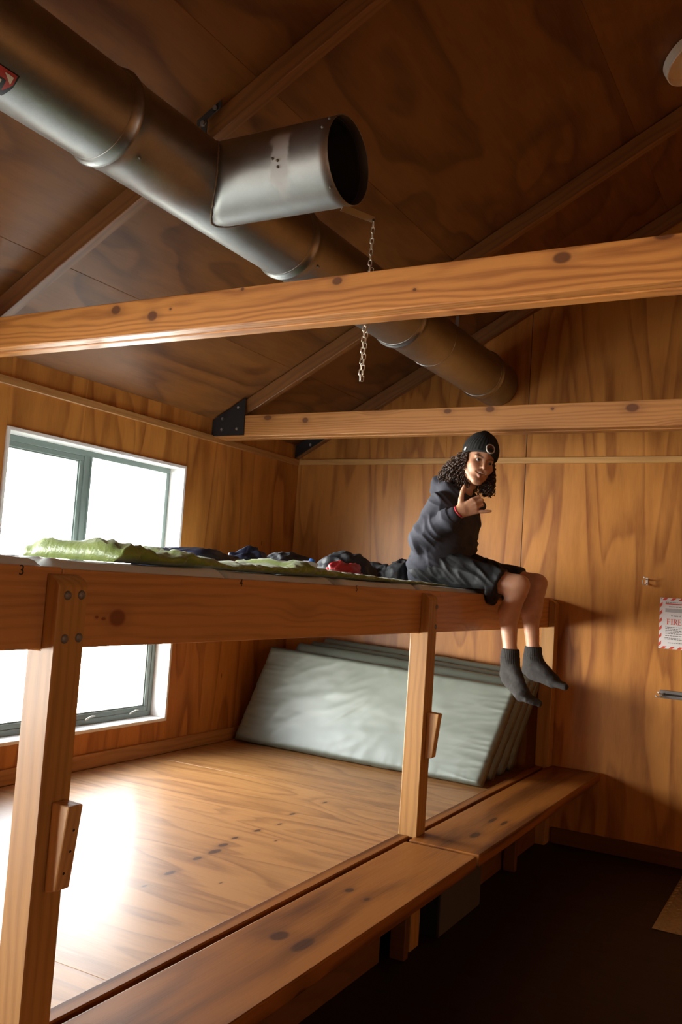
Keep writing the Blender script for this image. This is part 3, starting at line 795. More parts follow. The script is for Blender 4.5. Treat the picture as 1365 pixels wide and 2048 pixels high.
PY = [-0.70, 1.542, 3.778, 5.885]
for i, y in enumerate(PY):
    a = YP0 if i == 0 else PY[i - 1] + .0955
    if i > 0:
        bm = nb(); box(bm, (-1.700, a, .380), (-1.645, y - .0005, .498), .004, 2); obj('edge_lip', bm, 'bench', bunk)
for a, b in ((YP0, 3.60), (4.60, YP1)):
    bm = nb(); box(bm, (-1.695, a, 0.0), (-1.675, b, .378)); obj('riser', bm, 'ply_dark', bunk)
for i, y in enumerate(PY):
    if i == 0: continue
    bm = nb(); y1 = y + .095 if i < 3 else YP1
    pts = [(-1.700, y, 0), (-1.610, y, 0), (-1.610, y, 1.558), (-1.620, y, 1.570), (-1.636, y, 1.580), (-1.6545, y, 1.585), (-1.6545, y, 1.401), (-1.700, y, 1.401)]
    prism(bm, pts, (0, y1 - y, 0), .003); p = obj('post', bm, 'post', bunk)
    bl = {1: [(1.570, 1.534), (1.615, 1.536), (1.572, 1.430), (1.618, 1.432)], 2: [(3.856, 1.524), (3.856, 1.433), (3.80, 1.526), (3.80, 1.431)], 3: []}[i]
    for by, bz in bl:
        if i == 2 and by < 3.82: continue
        bm = nb(); bolt_head(bm, (-1.610, by, bz), (1, 0, 0), .0115); obj('bolt', bm, 'bolt', p)
    if i < 3:
        bm = nb(); ya = y + .036
        prism(bm, [(-1.610, ya, .836), (-1.574, ya, .846), (-1.552, ya, 1.044), (-1.610, ya, 1.046)], (0, .046, 0), .004, 2)
        cl = obj('climbing_cleat', bm, 'cleat', p)
        for hz in (.885, .935, .985):
            f = (hz - .846) / (1.044 - .846); bm = nb(); lathe(bm, [(0, .0006), (.0035, .0006), (.0035, -.001)], (-1.574 + .022 * f, ya + .024 + .006 * math.sin(hz * 90), hz), (1, 0, -.11), 10); obj('screw_hole', bm, 'gap', cl)
for s, y, z, rl in (('3', 1.455, 1.570, r1), ('4', 2.338, 1.568, r2), ('5', 3.128, 1.570, r2)):
    text_obj('pencilled_number', s, .034, (-1.6546, y, z), (0, 1, 0), (0, 0, 1), 'pencil', rl)
bm = nb(); box(bm, (-1.6548, 4.004, 1.572), (-1.6544, 4.008, 1.586)); obj('pencil_tick', bm, 'pencil', r2)

# bench seats in front of the lower platform
def bench(label, y0, y1, legs):
    t = thing('bench_seat', label, 'bench', (-1.45, (y0 + y1) / 2, 0), 'bench seats along the bunk')
    bm = nb(); box(bm, (-1.622, y0, .446), (-1.292, y1, .498), .005, 2); obj('seat_plank', bm, 'bench', t)
    for y in legs:
        bm = nb(); box(bm, (-1.66, y, .0), (-1.59, y + .045, .4455), .003); obj('support', bm, 'darkwood', t)
bench('nearer varnished pine bench plank, with dark knots, running towards the camera', YP0, 3.690, (-0.4, 1.2, 3.715 - .045))
bench('farther varnished pine bench plank ending at the back wall below the feet', 3.724, YP1, (5.2,))
bx = thing('storage_box', 'dark grey box standing on the floor under the bench near the middle post', 'box', (-1.6, 4.28, 0))
bm = nb(); box(bm, (-1.672, 4.006, 0.0), (-1.578, 4.56, .430), .002); obj('box_body', bm, 'box_shade', bx)
bm = nb(); box(bm, (-1.578, 4.018, 0.002), (-1.570, 4.56, .428), .001); obj('front_panel', bm, 'greybox', bx, label='grey front panel')
bm = nb(); box(bm, (-1.580, 4.004, 0.002), (-1.568, 4.016, .429), .001); obj('edge_strip', bm, 'galv_dark', bx)

# ------------------------------------------------------------------ mattresses
def pad(name, corners, thick, mat, label, group, seed, cat='mattress', nu=70, nv=34, puff=.012, side_mat=None, wr=.006, edge=.030, parent=None):
    """soft vinyl pad: corners = front face quad (BL, BR, TR, TL); thick = vector to the back face"""
    BL, BR, TR, TL = [np.array(c, float) for c in corners]; th = np.array(thick, float); tn = np.linalg.norm(th); nrm = -th / tn
    U = np.linspace(0, 1, nu); Vv = np.linspace(0, 1, nv)
    def surf(u, v): return (BL * (1 - u) + BR * u) * (1 - v) + (TL * (1 - u) + TR * u) * v
    w_ = np.linalg.norm(BR - BL); h_ = np.linalg.norm(TL - BL)
    eu = (BR - BL) / w_; ev = (TL - BL) / h_
    def grid(sgn):
        out = []
        for v in Vv:
            for u in U:
                du = min(u, 1 - u) * w_; dv = min(v, 1 - v) * h_
                e = min(du, dv)
                p = surf(u, v)
                # rounded border
                f = max(0.0, 1 - e / edge); drop = tn * .30 * (1 - math.sqrt(max(0, 1 - f * f)))
                pf = (puff if puff < .02 else .008) * (1 - math.exp(-e / .13))
                p = p + (nrm * (pf - drop) if sgn > 0 else th - nrm * ((pf if puff < .02 else 0) - drop))
                out.append(p)
        return np.array(out)
    A = grid(1); B = grid(-1)
    # creases: long soft folds plus short radial puckers near the borders
    q = np.array([(u * w_, v * h_, 0.0) for v in Vv for u in U])
    du = np.minimum(q[:, 0], w_ - q[:, 0]); dv = np.minimum(q[:, 1], h_ - q[:, 1])
    r = fnoise(q, (2.6, 5.5, 1), seed, 3) * wr
    rot = np.stack([q[:, 0] * .8 + q[:, 1] * .6, q[:, 1] * .8 - q[:, 0] * .6, q[:, 2]], 1)
    r += np.clip(ridge(rot, (3.2, 9.0, 1), seed + 7) - .35, 0, 1) * wr * 2.0 * np.clip(fnoise(q, (2, 2, 1), seed + 3, 2) + .35, 0, 1)
    r += np.clip(ridge(q, (30.0, 3.0, 1), seed + 11) - .45, 0, 1) * .009 * np.exp(-dv / .055)
    r += np.clip(ridge(q, (3.0, 22.0, 1), seed + 17) - .35, 0, 1) * .020 * np.exp(-du / .11)
    A = A + nrm * r[:, None]
    F = []
    n = nu * nv
    for j in range(nv - 1):
        for i in range(nu - 1):
            a = j * nu + i; F.append((a, a + 1, a + nu + 1, a + nu)); F.append((n + a, n + a + nu, n + a + nu + 1, n + a + 1))
    V = np.concatenate([A, B])
    border = [i for i in range(nu)] + [j * nu + nu - 1 for j in range(1, nv)] + [(nv - 1) * nu + i for i in range(nu - 2, -1, -1)] + [j * nu for j in range(nv - 2, 0, -1)]
    rows = [np.array([A[b] for b in border])]; m = len(border); k = 3
    pa = np.array([A[b] for b in border]); pb = np.array([B[b] for b in border]); cen = surf(.5, .5) + th / 2
    base = len(V); S = []
    for t in range(1, k):
        f = t / k; p = pa * (1 - f) + pb * f; o = p - cen; o -= (o @ nrm)[:, None] * nrm; o /= np.linalg.norm(o, axis=1)[:, None]
        wob = fnoise(p, 14.0, seed + 5, 2) * .006
        S.append(p + o * (.005 + wob)[:, None])
    V = np.concatenate([V] + S)
    idx = [border] + [[base + t * m + i for i in range(m)] for t in range(k - 1)] + [[n + b for b in border]]
    SF = []
    for a, b in zip(idx, idx[1:]):
        for i in range(m): SF.append((a[i], b[i], b[(i + 1) % m], a[(i + 1) % m]))
    nf = len(F)
    o = pobj(name, V, F + SF, mat, parent, label=label, cat=cat, group=group)
    if side_mat:
        o.data.materials.append(M[side_mat])
        for pidx in range(nf, nf + len(SF)):
            i = (pidx - nf) % m
            if nu - 2 <= i < nu + nv - 2: o.data.polygons[pidx].material_index = 1
    o.modifiers.new('soft', 'SUBSURF').levels = 0
    o.modifiers['soft'].render_levels = 1
    return o

ML = ['sage green vinyl mattress leaning foremost against the back wall on the lower platform',
      'second leaning sage mattress, showing as a narrow roll right behind the foremost one',
      'third leaning sage mattress from the front, mostly hidden behind two others',
      'rearmost leaning mattress, flat against the back plywood wall']
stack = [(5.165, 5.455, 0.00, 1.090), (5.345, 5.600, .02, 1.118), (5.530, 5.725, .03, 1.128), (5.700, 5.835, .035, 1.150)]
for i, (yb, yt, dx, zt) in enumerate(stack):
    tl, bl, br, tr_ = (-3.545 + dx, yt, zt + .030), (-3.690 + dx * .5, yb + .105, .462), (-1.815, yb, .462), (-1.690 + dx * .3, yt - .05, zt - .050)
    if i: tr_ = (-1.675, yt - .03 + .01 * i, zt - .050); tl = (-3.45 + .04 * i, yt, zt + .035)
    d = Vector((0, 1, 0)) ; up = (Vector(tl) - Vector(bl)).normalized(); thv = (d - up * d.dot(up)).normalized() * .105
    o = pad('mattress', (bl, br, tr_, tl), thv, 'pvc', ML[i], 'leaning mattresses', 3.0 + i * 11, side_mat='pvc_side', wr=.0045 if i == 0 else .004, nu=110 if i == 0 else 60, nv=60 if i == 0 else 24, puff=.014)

UL = ['pale mattress on the upper platform nearest the camera, left of the near post',
      'pale mattress on the upper platform just right of the near post, under the bag end',
      'pale mattress on the upper platform under the middle of the green sleeping bag',
      'pale mattress on the upper platform just left of the seated person',
      'pale mattress on the upper platform that the person sits on']
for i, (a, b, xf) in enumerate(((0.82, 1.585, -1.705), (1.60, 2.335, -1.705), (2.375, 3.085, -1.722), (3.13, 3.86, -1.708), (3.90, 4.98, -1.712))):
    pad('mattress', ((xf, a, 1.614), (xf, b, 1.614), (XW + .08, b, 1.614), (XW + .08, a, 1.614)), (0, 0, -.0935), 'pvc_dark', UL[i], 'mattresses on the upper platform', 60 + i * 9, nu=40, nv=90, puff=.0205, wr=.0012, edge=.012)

# ------------------------------------------------------------------ sleeping bags, clothes and small things on the upper platform
def strip_bag(name, prof, x0, x1, zb, mat, label, cat, seed, ny=240, nx=44, quilt=.05):
    """long soft bag lying along the platform edge: prof = [(y, height)]"""
    ys = np.linspace(prof[0][0], prof[-1][0], ny); hs = np.interp(ys, [p[0] for p in prof], [p[1] for p in prof])
    V = []; half = nx // 2
    for j, (y, h) in enumerate(zip(ys, hs)):
        e = min(1, (y - ys[0]) / .03, (ys[-1] - y) / .05); e = math.sqrt(max(0, 1 - (1 - max(0, e)) ** 2))
        xa = x0 + .012 * math.sin(y * 3.1) + .008 * math.sin(y * 11 + 1); xb = x1 + .05 * math.sin(y * 2.3 + 1)
        for i in range(nx):
            t = 2 * PI * i / nx; c, s_ = math.cos(t), math.sin(t)
            cx = math.copysign(abs(c) ** .55, c); cz = math.copysign(abs(s_) ** .75, s_)
            hh = h * e
            V.append(((xa + xb) / 2 + (xa - xb) / 2 * cx * (.9 + .1 * e), y, zb + hh * .5 + hh * .5 * cz))
    V = np.array(V)
    F = [(j * nx + i, j * nx + (i + 1) % nx, (j + 1) * nx + (i + 1) % nx, (j + 1) * nx + i) for j in range(ny - 1) for i in range(nx)]
    F += [tuple(range(nx))[::-1], tuple((ny - 1) * nx + i for i in range(nx))]
    top = np.clip((V[:, 2] - zb) / .04, 0, 1)
    D2 = np.stack([V[:, 0] * .8 + V[:, 1] * .5, V[:, 1] - V[:, 0] * .6, V[:, 2]], 1)
    dz = (np.clip(ridge(D2, (9, 24, 6), seed) - .15, 0, 1) * .014 + np.clip(ridge(D2, (24, 11, 6), seed + 5) - .3, 0, 1) * .012 + np.clip(ridge(V, (7, 10, 10), seed) - .2, 0, 1) * .012 + fnoise(V, (9, 13, 9), seed + 3, 3) * .012 - .003 * np.cos(V[:, 1] * 2 * PI / quilt)) * top
    V[:, 2] += dz
    V[:, 0] += fnoise(V, (5, 26, 26), seed + 9, 3) * .016 * (V[:, 0] > (x0 + x1) / 2)
    V[:, 2] = np.maximum(V[:, 2], zb)
    return pobj(name, V, F, mat, None, label=label, cat=cat)
ZM = 1.6235
strip_bag('sleeping_bag', [(1.925, .022), (1.945, .042), (1.99, .046), (2.06, .032), (2.13, .026), (2.23, .036), (2.32, .026), (2.46, .019), (2.67, .022), (2.87, .021), (2.93, .036), (2.965, .041), (3.03, .030), (3.17, .023), (3.43, .019), (3.73, .014), (3.95, .012), (4.25, .010), (4.42, .007)],
          -1.775, -2.16, ZM, 'green', 'crumpled lime green sleeping bag lying along the edge of the upper platform', 'sleeping bag', 2.0)

def heap(name, c, size, mat, label, cat, seed, rough=.25, group=None, n=40, parent=None):
    """soft crumpled cloth heap with a flat base"""
    V = []; F = []; cx, cy, cz = c; sx, sy, sz = size
    for j in range(n + 1):
        ph = -PI / 2 + PI * j / n
        for i in range(n * 2):
            t = PI * i / n; d = np.array([math.cos(ph) * math.cos(t), math.cos(ph) * math.sin(t), math.sin(ph)]); V.append(d)
    V = np.array(V); m = n * 2
    r = 1 + fnoise(V, 1.6, seed, 4) * rough + np.clip(ridge(V, 2.2, seed + 4) - .3, 0, 1) * rough * .9
    P = np.sign(V) * np.abs(V) ** .85 * r[:, None] * np.array([sx / 2, sy / 2, sz]) + np.array([cx, cy, cz])
    P[:, 2] = np.maximum(P[:, 2], cz)
    for j in range(n):
        for i in range(m): F.append((j * m + i, j * m + (i + 1) % m, (j + 1) * m + (i + 1) % m, (j + 1) * m + i))
    return pobj(name, P, F, mat, parent, label=label, cat=cat, group=group)
heap('sleeping_bag', (-2.52, 3.2, ZM), (.38, .52, .086), 'navy', 'crumpled navy sleeping bag behind the green one near the window', 'sleeping bag', 1.0, .22)
heap('stuff_sack', (-2.56, 3.66, ZM), (.22, .22, .108), 'navy', 'small navy bundle at the right end of the navy sleeping bag', 'bag', 5.0, .2)
heap('clothing', (-2.76, 4.36, ZM), (.26, .40, .124), 'blackcloth', 'flat dark bundle of clothing lying behind the white packet', 'clothing', 9.0, .15)
heap('bag', (-2.62, 4.8, ZM), (.30, .40, .158), 'blackcloth', 'largest black lumpy bag, lying behind the red pouch', 'bag', 12.0, .14)
heap('clothing', (-2.62, 5.26, ZM), (.24, .32, .100), 'blackcloth', 'low dark crumpled cloth between the large black bag and the seated person', 'clothing', 19.0, .25)
heap('pouch', (-2.3, 4.2, ZM), (.14, .32, .084), 'red', 'bright red nylon pouch lying behind the green sleeping bag', 'pouch', 15.0, .22)
heap('cap', (-2.26, 4.85, ZM), (.18, .24, .136), 'blackcloth', 'small rounded black cap standing right behind the seated person', 'cap', 23.0, .12)
pk = thing('packet', 'small white packet with a blue cap lying among the clothes', 'packet', (-2.24, 3.72, ZM))
bm = nb(); prism(bm, [(-2.21, 3.62, ZM + .030), (-2.21, 3.765, ZM + .034), (-2.21, 3.775, ZM + .068), (-2.21, 3.70, ZM + .078), (-2.21, 3.625, ZM + .058)], (-.05, .01, 0), .006, 2); obj('packet_body', bm, 'whitepack', pk)
bm = nb(); box(bm, (-2.258, 3.63, ZM), (-2.214, 3.76, ZM + .032), .004); obj('packet_base', bm, 'whitepack', pk)
bm = nb(); lathe(bm, [(0, 0), (.016, 0), (.016, .018), (.013, .022), (0, .022)], (-2.23, 3.735, ZM + .066), (.2, .25, .9), 18); obj('screw_cap', bm, 'blue', pk, smooth=40)
bt = thing('bottle', 'clear plastic bottle standing behind the thighs of the person', 'bottle', (-1.93, 5.36, ZM - .098))
zb = 1.5205
bm = nb(); lathe(bm, [(0, 0), (.031, 0), (.034, .006), (.034, .19), (.030, .225), (.016, .255), (.013, .262), (.013, .280), (.011, .280), (.011, .26), (.028, .222), (.032, .188), (.032, .008), (0, .004)], (-1.93, 5.36, zb), (0, 0, 1), 28); obj('bottle_body', bm, 'bottleglass', bt, smooth=60)
bm = nb(); lathe(bm, [(.0135, .268), (.0165, .268), (.0165, .300), (.014, .304), (0, .304)], (-1.93, 5.36, zb), (0, 0, 1), 24); obj('bottle_cap', bm, 'whitepack', bt, smooth=40)

# ------------------------------------------------------------------ things on the walls, ceiling and floor
# fire notice
nt = thing('fire_notice', 'white fire notice with red hazard stripes screwed to the back wall', 'sign', (-0.853, YB, 1.327))
nx0, nx1, nz0, nz1 = -0.972, -0.748, 1.327, 1.648
bm = nb(); box(bm, (nx0, YB - .0035, nz0), (nx1, YB - .0002, nz1), .001); obj('notice_board', bm, 'paper', nt)
bm = nb(); yq = YB - .0038; bw = .0155; sl = .022
def stripe(pts):
    vs_ = [bm.verts.new(p) for p in pts]; bm.faces.new(vs_)
z = nz0 + .012
while z < nz1 - .03:
    stripe([(nx0 + .0005, yq, z), (nx0 + bw, yq, z + .016), (nx0 + bw, yq, z + .016 + sl), (nx0 + .0005, yq, z + sl)][::-1])
    stripe([(nx1 - bw, yq, z), (nx1 - .0005, yq, z + .016), (nx1 - .0005, yq, z + .016 + sl), (nx1 - bw, yq, z + sl)][::-1]); z += .049
x = nx0 + .012
while x < nx1 - .03:
    stripe([(x, yq, nz0 + .0005), (x + .016, yq, nz0 + bw), (x + .016 + sl, yq, nz0 + bw), (x + sl, yq, nz0 + .0005)][::-1])
    stripe([(x, yq, nz1 - bw), (x + .016, yq, nz1 - .0005), (x + .016 + sl, yq, nz1 - .0005), (x + sl, yq, nz1 - bw)][::-1]); x += .049
stripe([(nx0 + .034, yq, nz1 - .041), (nx1 - .034, yq, nz1 - .041), (nx1 - .034, yq, nz1 - .035), (nx0 + .034, yq, nz1 - .035)])
bmesh.ops.recalc_face_normals(bm, faces=bm.faces[:])
bmesh.ops.solidify(bm, geom=bm.faces[:], thickness=.0004)
obj('hazard_stripes', bm, 'signred', nt)
def wtext(s, size, x, z, mat, bold=0.0): return text_obj('lettering', s, size, (x, YB - .0040, z), (1, 0, 0), (0, 0, 1), mat, nt, .0003, bold)
def serif_word(x, z, h):
    bm = nb(); w = h * .15; sf = h * .07; d0, d1 = YB - .0042, YB - .0037
    def R(a, b, c, d): box(bm, (x + a * h, d0, z + b * h), (x + c * h, d1, z + d * h))
    def stem(a, foot=True): R(a, 0, a + .17, 1); R(a - .08, 0, a + .25, .055); R(a - .08, .945, a + .25, 1)
    adv = [0.0, .70, 1.08, 1.86]
    x0_ = x
    stem(.10); R(.10, .93, .58, 1); R(.525, .74, .58, 1); R(.2, .47, .45, .53); R(.41, .37, .45, .63)          # F
    x = x0_ + adv[1] * h; stem(.10)                                                                        # I
    x = x0_ + adv[2] * h; stem(.10); R(.2, .94, .40, 1); R(.2, .46, .40, .52)                                # R
    n_ = 14
    for i in range(n_):
        a, b = [PI / 2 - PI * (i + q) / n_ for q in (0, 1)]
        P = [(x + (.38 + .24 * math.cos(t)) * h, d0, z + (.73 + .27 * math.sin(t)) * h) for t in (a, b)] + [(x + (.38 + .09 * math.cos(t)) * h, d0, z + (.73 + .215 * math.sin(t)) * h) for t in (b, a)]
        prism(bm, P, (0, d1 - d0, 0))
    prism(bm, [(x + .36 * h, d0, z + .50 * h), (x + .52 * h, d0, z + .50 * h), (x + .74 * h, d0, z + .05 * h), (x + .80 * h, d0, z), (x + .60 * h, d0, z)], (0, d1 - d0, 0))
    x = x0_ + adv[3] * h; stem(.10); R(.10, .93, .60, 1); R(.545, .74, .60, 1); R(.10, 0, .63, .07); R(.575, 0, .63, .27); R(.2, .47, .45, .53); R(.41, .37, .45, .63)   # E
    return obj('lettering', bm, 'signred', nt)
serif_word(nx0 + .044, nz1 - .168, .036)
wtext('In case of', .0155, nx0 + .070, nz1 - .119, 'ink', .0003)
bm = nb(); rnd = random.Random(7)
def lines(z, x0, x1, h, seg):
    x = x0
    while x < x1 - .004:
        wd = rnd.uniform(.006, .018) * seg; e = min(x + wd, x1)
        box(bm, (x, YB - .0042, z), (e, YB - .0036, z + h)); x = e + .0032
for z, a, b in ((nz1 - .030, .034, .19), (nz1 - .057, .055, .17), (nz1 - .186, .038, .19), (nz1 - .196, .038, .188), (nz1 - .206, .038, .19), (nz1 - .216, .038, .18), (nz1 - .226, .038, .15), (nz1 - .240, .038, .186), (nz1 - .254, .036, .19), (nz1 - .262, .036, .18), (nz1 - .284, .058, .14)): lines(z, nx0 + a, nx0 + b, .0036, 1)
obj('small_print', bm, 'ink', nt, kind='stuff')
bm = nb()
box(bm, (nx0 + .034, YB - .0040, nz1 - .090), (nx1 - .034, YB - .0035, nz1 - .066)); obj('grey_panel', bm, 'inkgrey', nt)
for q in ((nx0 + .007, nz1 - .007), (nx0 + .009, nz0 + .010), (nx1 - .008, nz1 - .007), (nx1 - .008, nz0 + .010)):
    bm = nb(); lathe(bm, [(0, .0012), (.0028, .0008), (.003, 0)], (q[0], YB - .0036, q[1]), (0, -1, 0), 10); obj('screw', bm, 'bolt', nt)
# small chrome hook above the notice
hk = thing('coat_hook', 'small chrome coat hook on the wall above left of the fire notice', 'hook', (-1.07, YB, 1.735))
bm = nb(); box(bm, (-1.066, YB - .004, 1.720), (-1.050, YB, 1.768), .001); obj('back_plate', bm, 'hooksteel', hk)
V1, F1 = tube_np([(-1.058, YB - .003, 1.758), (-1.060, YB - .035, 1.757), (-1.064, YB - .055, 1.764), (-1.066, YB - .060, 1.774)], [.004, .004, .0042, .005], 10)
V2, F2 = tube_np([(-1.058, YB - .003, 1.732), (-1.062, YB - .030, 1.722), (-1.070, YB - .048, 1.722), (-1.074, YB - .054, 1.736), (-1.074, YB - .054, 1.752)], [.004, .004, .0042, .0045, .005], 10)
V, F = join_np([(V1, F1), (V2, F2)]); pobj('hook_prongs', V, F, 'hooksteel', hk)
# grey batten with hooks lower down
br = thing('hook_rail', 'grey painted batten with chrome hooks on the wall below the fire notice', 'hook rail', (-0.6, YB, 1.033))
bm = nb(); box(bm, (-0.952, YB - .020, 1.018), (-0.20, YB, 1.068), .003, 2); obj('batten', bm, 'greypaint', br)
bm = nb(); box(bm, (-0.935, YB - .0212, 1.037), (-0.21, YB - .019, 1.049)); obj('groove', bm, 'gap', br)
for hx in (-0.925, -0.62, -0.32):
    V1, F1 = tube_np([(hx, YB - .018, 1.048), (hx - .012, YB - .045, 1.046), (hx - .024, YB - .062, 1.050), (hx - .028, YB - .068, 1.060)], [.004, .0042, .0045, .0055], 10)
    V2, F2 = tube_np([(hx, YB - .018, 1.038), (hx - .018, YB - .050, 1.026), (hx - .034, YB - .070, 1.026), (hx - .040, YB - .078, 1.036)], [.004, .0042, .0045, .0055], 10)
    V, F = join_np([(V1, F1), (V2, F2)]); pobj('coat_hook', V, F, 'hooksteel', br)
# ceiling lamp: shallow round dish flat on the sloping ceiling
LX, LY = -0.665, 4.50
ln = Vector((K, 0, -1)).normalized(); lo = Vector((LX, LY, ceil_z(LX)))
lamp = thing('ceiling_lamp', 'round cream ceiling lamp with raised rim on the sloping ceiling at upper right', 'lamp', lo)
bm = nb(); lathe(bm, [(0, .001), (.164, .001), (.170, .004), (.172, .052), (.168, .056), (.164, .052), (.160, .018), (0, .016)], lo, ln, 64); obj('lamp_dish', bm, 'lampwhite', lamp, smooth=40)
bm = nb(); lathe(bm, [(.070, .016), (.072, .030), (.066, .034), (.062, .030), (.062, .016)], lo, ln, 40); obj('lamp_holder', bm, 'lampwhite', lamp, smooth=40)
bm = nb(); lathe(bm, [(0, .062), (.025, .058), (.045, .044), (.052, .028), (.050, .018)], lo, ln, 40); obj('lamp_globe', bm, 'lampglobe', lamp, smooth=60)
# aluminium tread plate on the floor
tp = thing('tread_plate', 'aluminium chequer plate lying on the dark floor at the right edge', 'plate', (-.45, 5.33, 0))
bm = nb(); box(bm, (-0.760, 4.808, 0.0005), (-0.05, 5.860, .004), .001); plate = obj('plate', bm, 'tread', tp)
bm = nb(); rr = 0
y = 4.83
while y < 5.85:
    x = -.745 + (.0 if rr % 2 else .02)
    while x < -.35:
        a = PI / 4 if (int((x + 1) / .04) + rr) % 2 else -PI / 4
        c_, s_ = math.cos(a), math.sin(a); vv = []
        for (u, v_, h) in ((-.016, 0, 0), (0, -.0045, 0), (.016, 0, 0), (0, .0045, 0), (-.009, 0, .0022), (.009, 0, .0022)): vv.append(bm.verts.new((x + u * c_ - v_ * s_, y + u * s_ + v_ * c_, .004 + h)))
        for f in ((0, 1, 4), (1, 2, 5), (1, 5, 4), (2, 3, 5), (3, 0, 4), (3, 4, 5)): bm.faces.new([vv[i] for i in f])
        x += .04
    y += .03; rr += 1
obj('raised_pattern', bm, 'tread', tp, kind='stuff')

# ------------------------------------------------------------------ the seated person
person = thing('person', 'person in dark hoodie, black shorts and beanie sitting on the bunk edge, hand raised', 'person', (-1.95, 4.79, 1.622))
e_r, e_u, e_b = np.array([.874, .481, .067]), np.array([-.021, -.101, .995]), np.array([.485, -.871, -.078])
hU = .944 * e_u + .33 * e_r - .02 * e_b; hU /= np.linalg.norm(hU)
hF = .955 * e_b + .27 * e_r + .02 * e_u; hF -= hU * (hF @ hU); hF /= np.linalg.norm(hF)
hX = np.cross(hF, hU)
HM = np.stack([hX, hF, hU], 1)                       # head axes: side, face, crown
HO = np.array([-1.734, 4.72, 2.332]) - hF * .088
HS = 1.04
HW = np.array([1.09, 1.0, 1.0])
def hp(x, y, z): return HO + HM @ (np.array([x, y, z]) * HS * HW)
def hell(c, r): return ell(hp(*c), np.array(r) * HS * HW, HM)
def hcone(a, r, b, s): return cone(hp(*a), r * HS, hp(*b), s * HS)

J = dict(shR=(-1.955, 4.665, 2.075), shL=(-1.945, 4.975, 2.10), elR=(-2.030, 4.595, 1.875), wrR=(-1.812, 4.560, 2.030),
         elL=(-2.08, 5.07, 1.885), wrL=(-2.06, 5.09, 1.675),
         nb=(-1.895, 4.83, 2.165), ch=(-1.965, 4.82, 2.03), be=(-1.985, 4.80, 1.87), pe=(-2.02, 4.79, 1.735),
         hiR=(-1.96, 4.70, 1.735), hiL=(-1.98, 4.89, 1.735), knR=(-1.487, 4.68, 1.652), knL=(-1.462, 4.925, 1.668),
         caR=(-1.532, 4.69, 1.50), caL=(-1.482, 4.938, 1.515), anR=(-1.514, 4.685, 1.285), anL=(-1.470, 4.952, 1.292))
J = {k: np.array(v) for k, v in J.items()}
B = []
def add(p, k=.02): B.append((1, k, p))
def cut(p, k=.01): B.append((-1, k, p))
# trunk and limbs
add(cone(J['pe'] + (0, -.09, 0), .088, J['pe'] + (0, .09, 0), .088)); add(cone(J['pe'], .10, J['be'], .095), .04); add(cone(J['be'], .095, J['ch'], .100), .04)
add(cone(J['shR'] + (.0, .04, -.01), .055, J['shL'] + (0, -.04, -.01), .055), .06); add(cone(J['ch'], .09, J['nb'] - (.02, 0, .03), .055), .04)
add(cone(J['nb'], .052, hp(0, -.02, -.07), .052), .03)
for s in 'RL':
    add(cone(J['sh' + s], .048, J['el' + s], .040), .03); add(cone(J['el' + s], .040, J['wr' + s], .026), .02)
    add(cone(J['hi' + s], .085, J['kn' + s] - (.04, 0, -.004), .060), .04)
    add(cone(J['kn' + s], .054, J['ca' + s], .052), .03); add(cone(J['kn' + s] + (.012, 0, .010), .047, J['kn' + s] + (.002, 0, -.03), .045), .02)
    add(cone(J['ca' + s] + (-.012, 0, .01), .050, J['an' + s], .034), .03)
feet = dict(R=((-1.540, 4.698, 1.172), (-1.412, 4.607, 1.085), (-1.345, 4.583, 1.056)), L=((-1.502, 4.970, 1.186), (-1.345, 4.940, 1.140), (-1.268, 4.930, 1.124)))
feet = {k: [np.array(q) for q in v] for k, v in feet.items()}
def foot_ops(s, g):
    he, ba, to = feet[s]; d = to - he; d /= np.linalg.norm(d); wv = np.cross(d, (0, 0, 1)); wv /= np.linalg.norm(wv); up = np.cross(wv, d)
    o = [(1, .03, cone(J['an' + s], .036 + g, he * .6 + J['an' + s] * .4 + up * .005, .037 + g)), (1, .02, cone(he + up * .004, .030 + g, he + d * .05, .032 + g)),
         (1, .03, cone(J['an' + s] + d * .02 + (0, 0, -.05), .036 + g, ba + up * .012, .026 + g))]
    for q, r in ((-.022, .022), (.022, .020), (0, .024)): o.append((1, .025, cone(he + d * .04 + wv * q * .6, .026 + g, ba + wv * q, r + g)))
    for i, q in enumerate((-.033, -.014, .001, .016, .030)):
        sg = 1 if s == 'R' else -1; L = (0.018, .014, .008, -.002, -.016)[i]
        o.append((1, .007 + g, cone(ba + wv * q * .9 * sg, .015 + g, to + wv * q * sg + d * (L - .012), (.0135, .010, .0095, .009, .0085)[i] + g)))
    return o
B += foot_ops('R', -.003); B += foot_ops('L', -.003)
# right hand: thumb and little finger out, three fingers folded
W = J['wrR']; fd = e_r * .90 + e_u * .38 + e_b * .1; fd /= np.linalg.norm(fd); td = e_u * .95 - e_r * .3; td -= fd * (td @ fd); td /= np.linalg.norm(td); pn = np.cross(fd, td)   # towards the camera = back of hand
away = -e_b
HB = len(B)
kn = [W + fd * .092 + td * .030 + pn * .002, W + fd * .097 + td * .009 + pn * .006, W + fd * .093 - td * .012 + pn * .004, W + fd * .084 - td * .031 - pn * .001]
for i, k_ in enumerate(kn): add(cone(W + fd * .012 + td * (.014 - .010 * i), .017, k_, .0125), .014)
add(cone(W, .024, W + fd * .03, .024), .015)
for i in range(3):
    k_ = kn[i]; L1, L2, L3 = ((.036, .024, .018), (.040, .027, .018), (.037, .025, .017))[i]
    a = k_ + fd * L1 * .93 + away * L1 * .36; b = a - fd * L2 * .15 + away * L2 * .98; c = b - fd * L3 * .98 + away * L3 * .1
    add(cone(k_, .0112, a, .0100), .005); add(cone(a, .0100, b, .0092), .004); add(cone(b, .0092, c, .0085), .004)
pk_ = kn[3]; tipd = e_r * .995 + e_u * .03 + e_b * .08
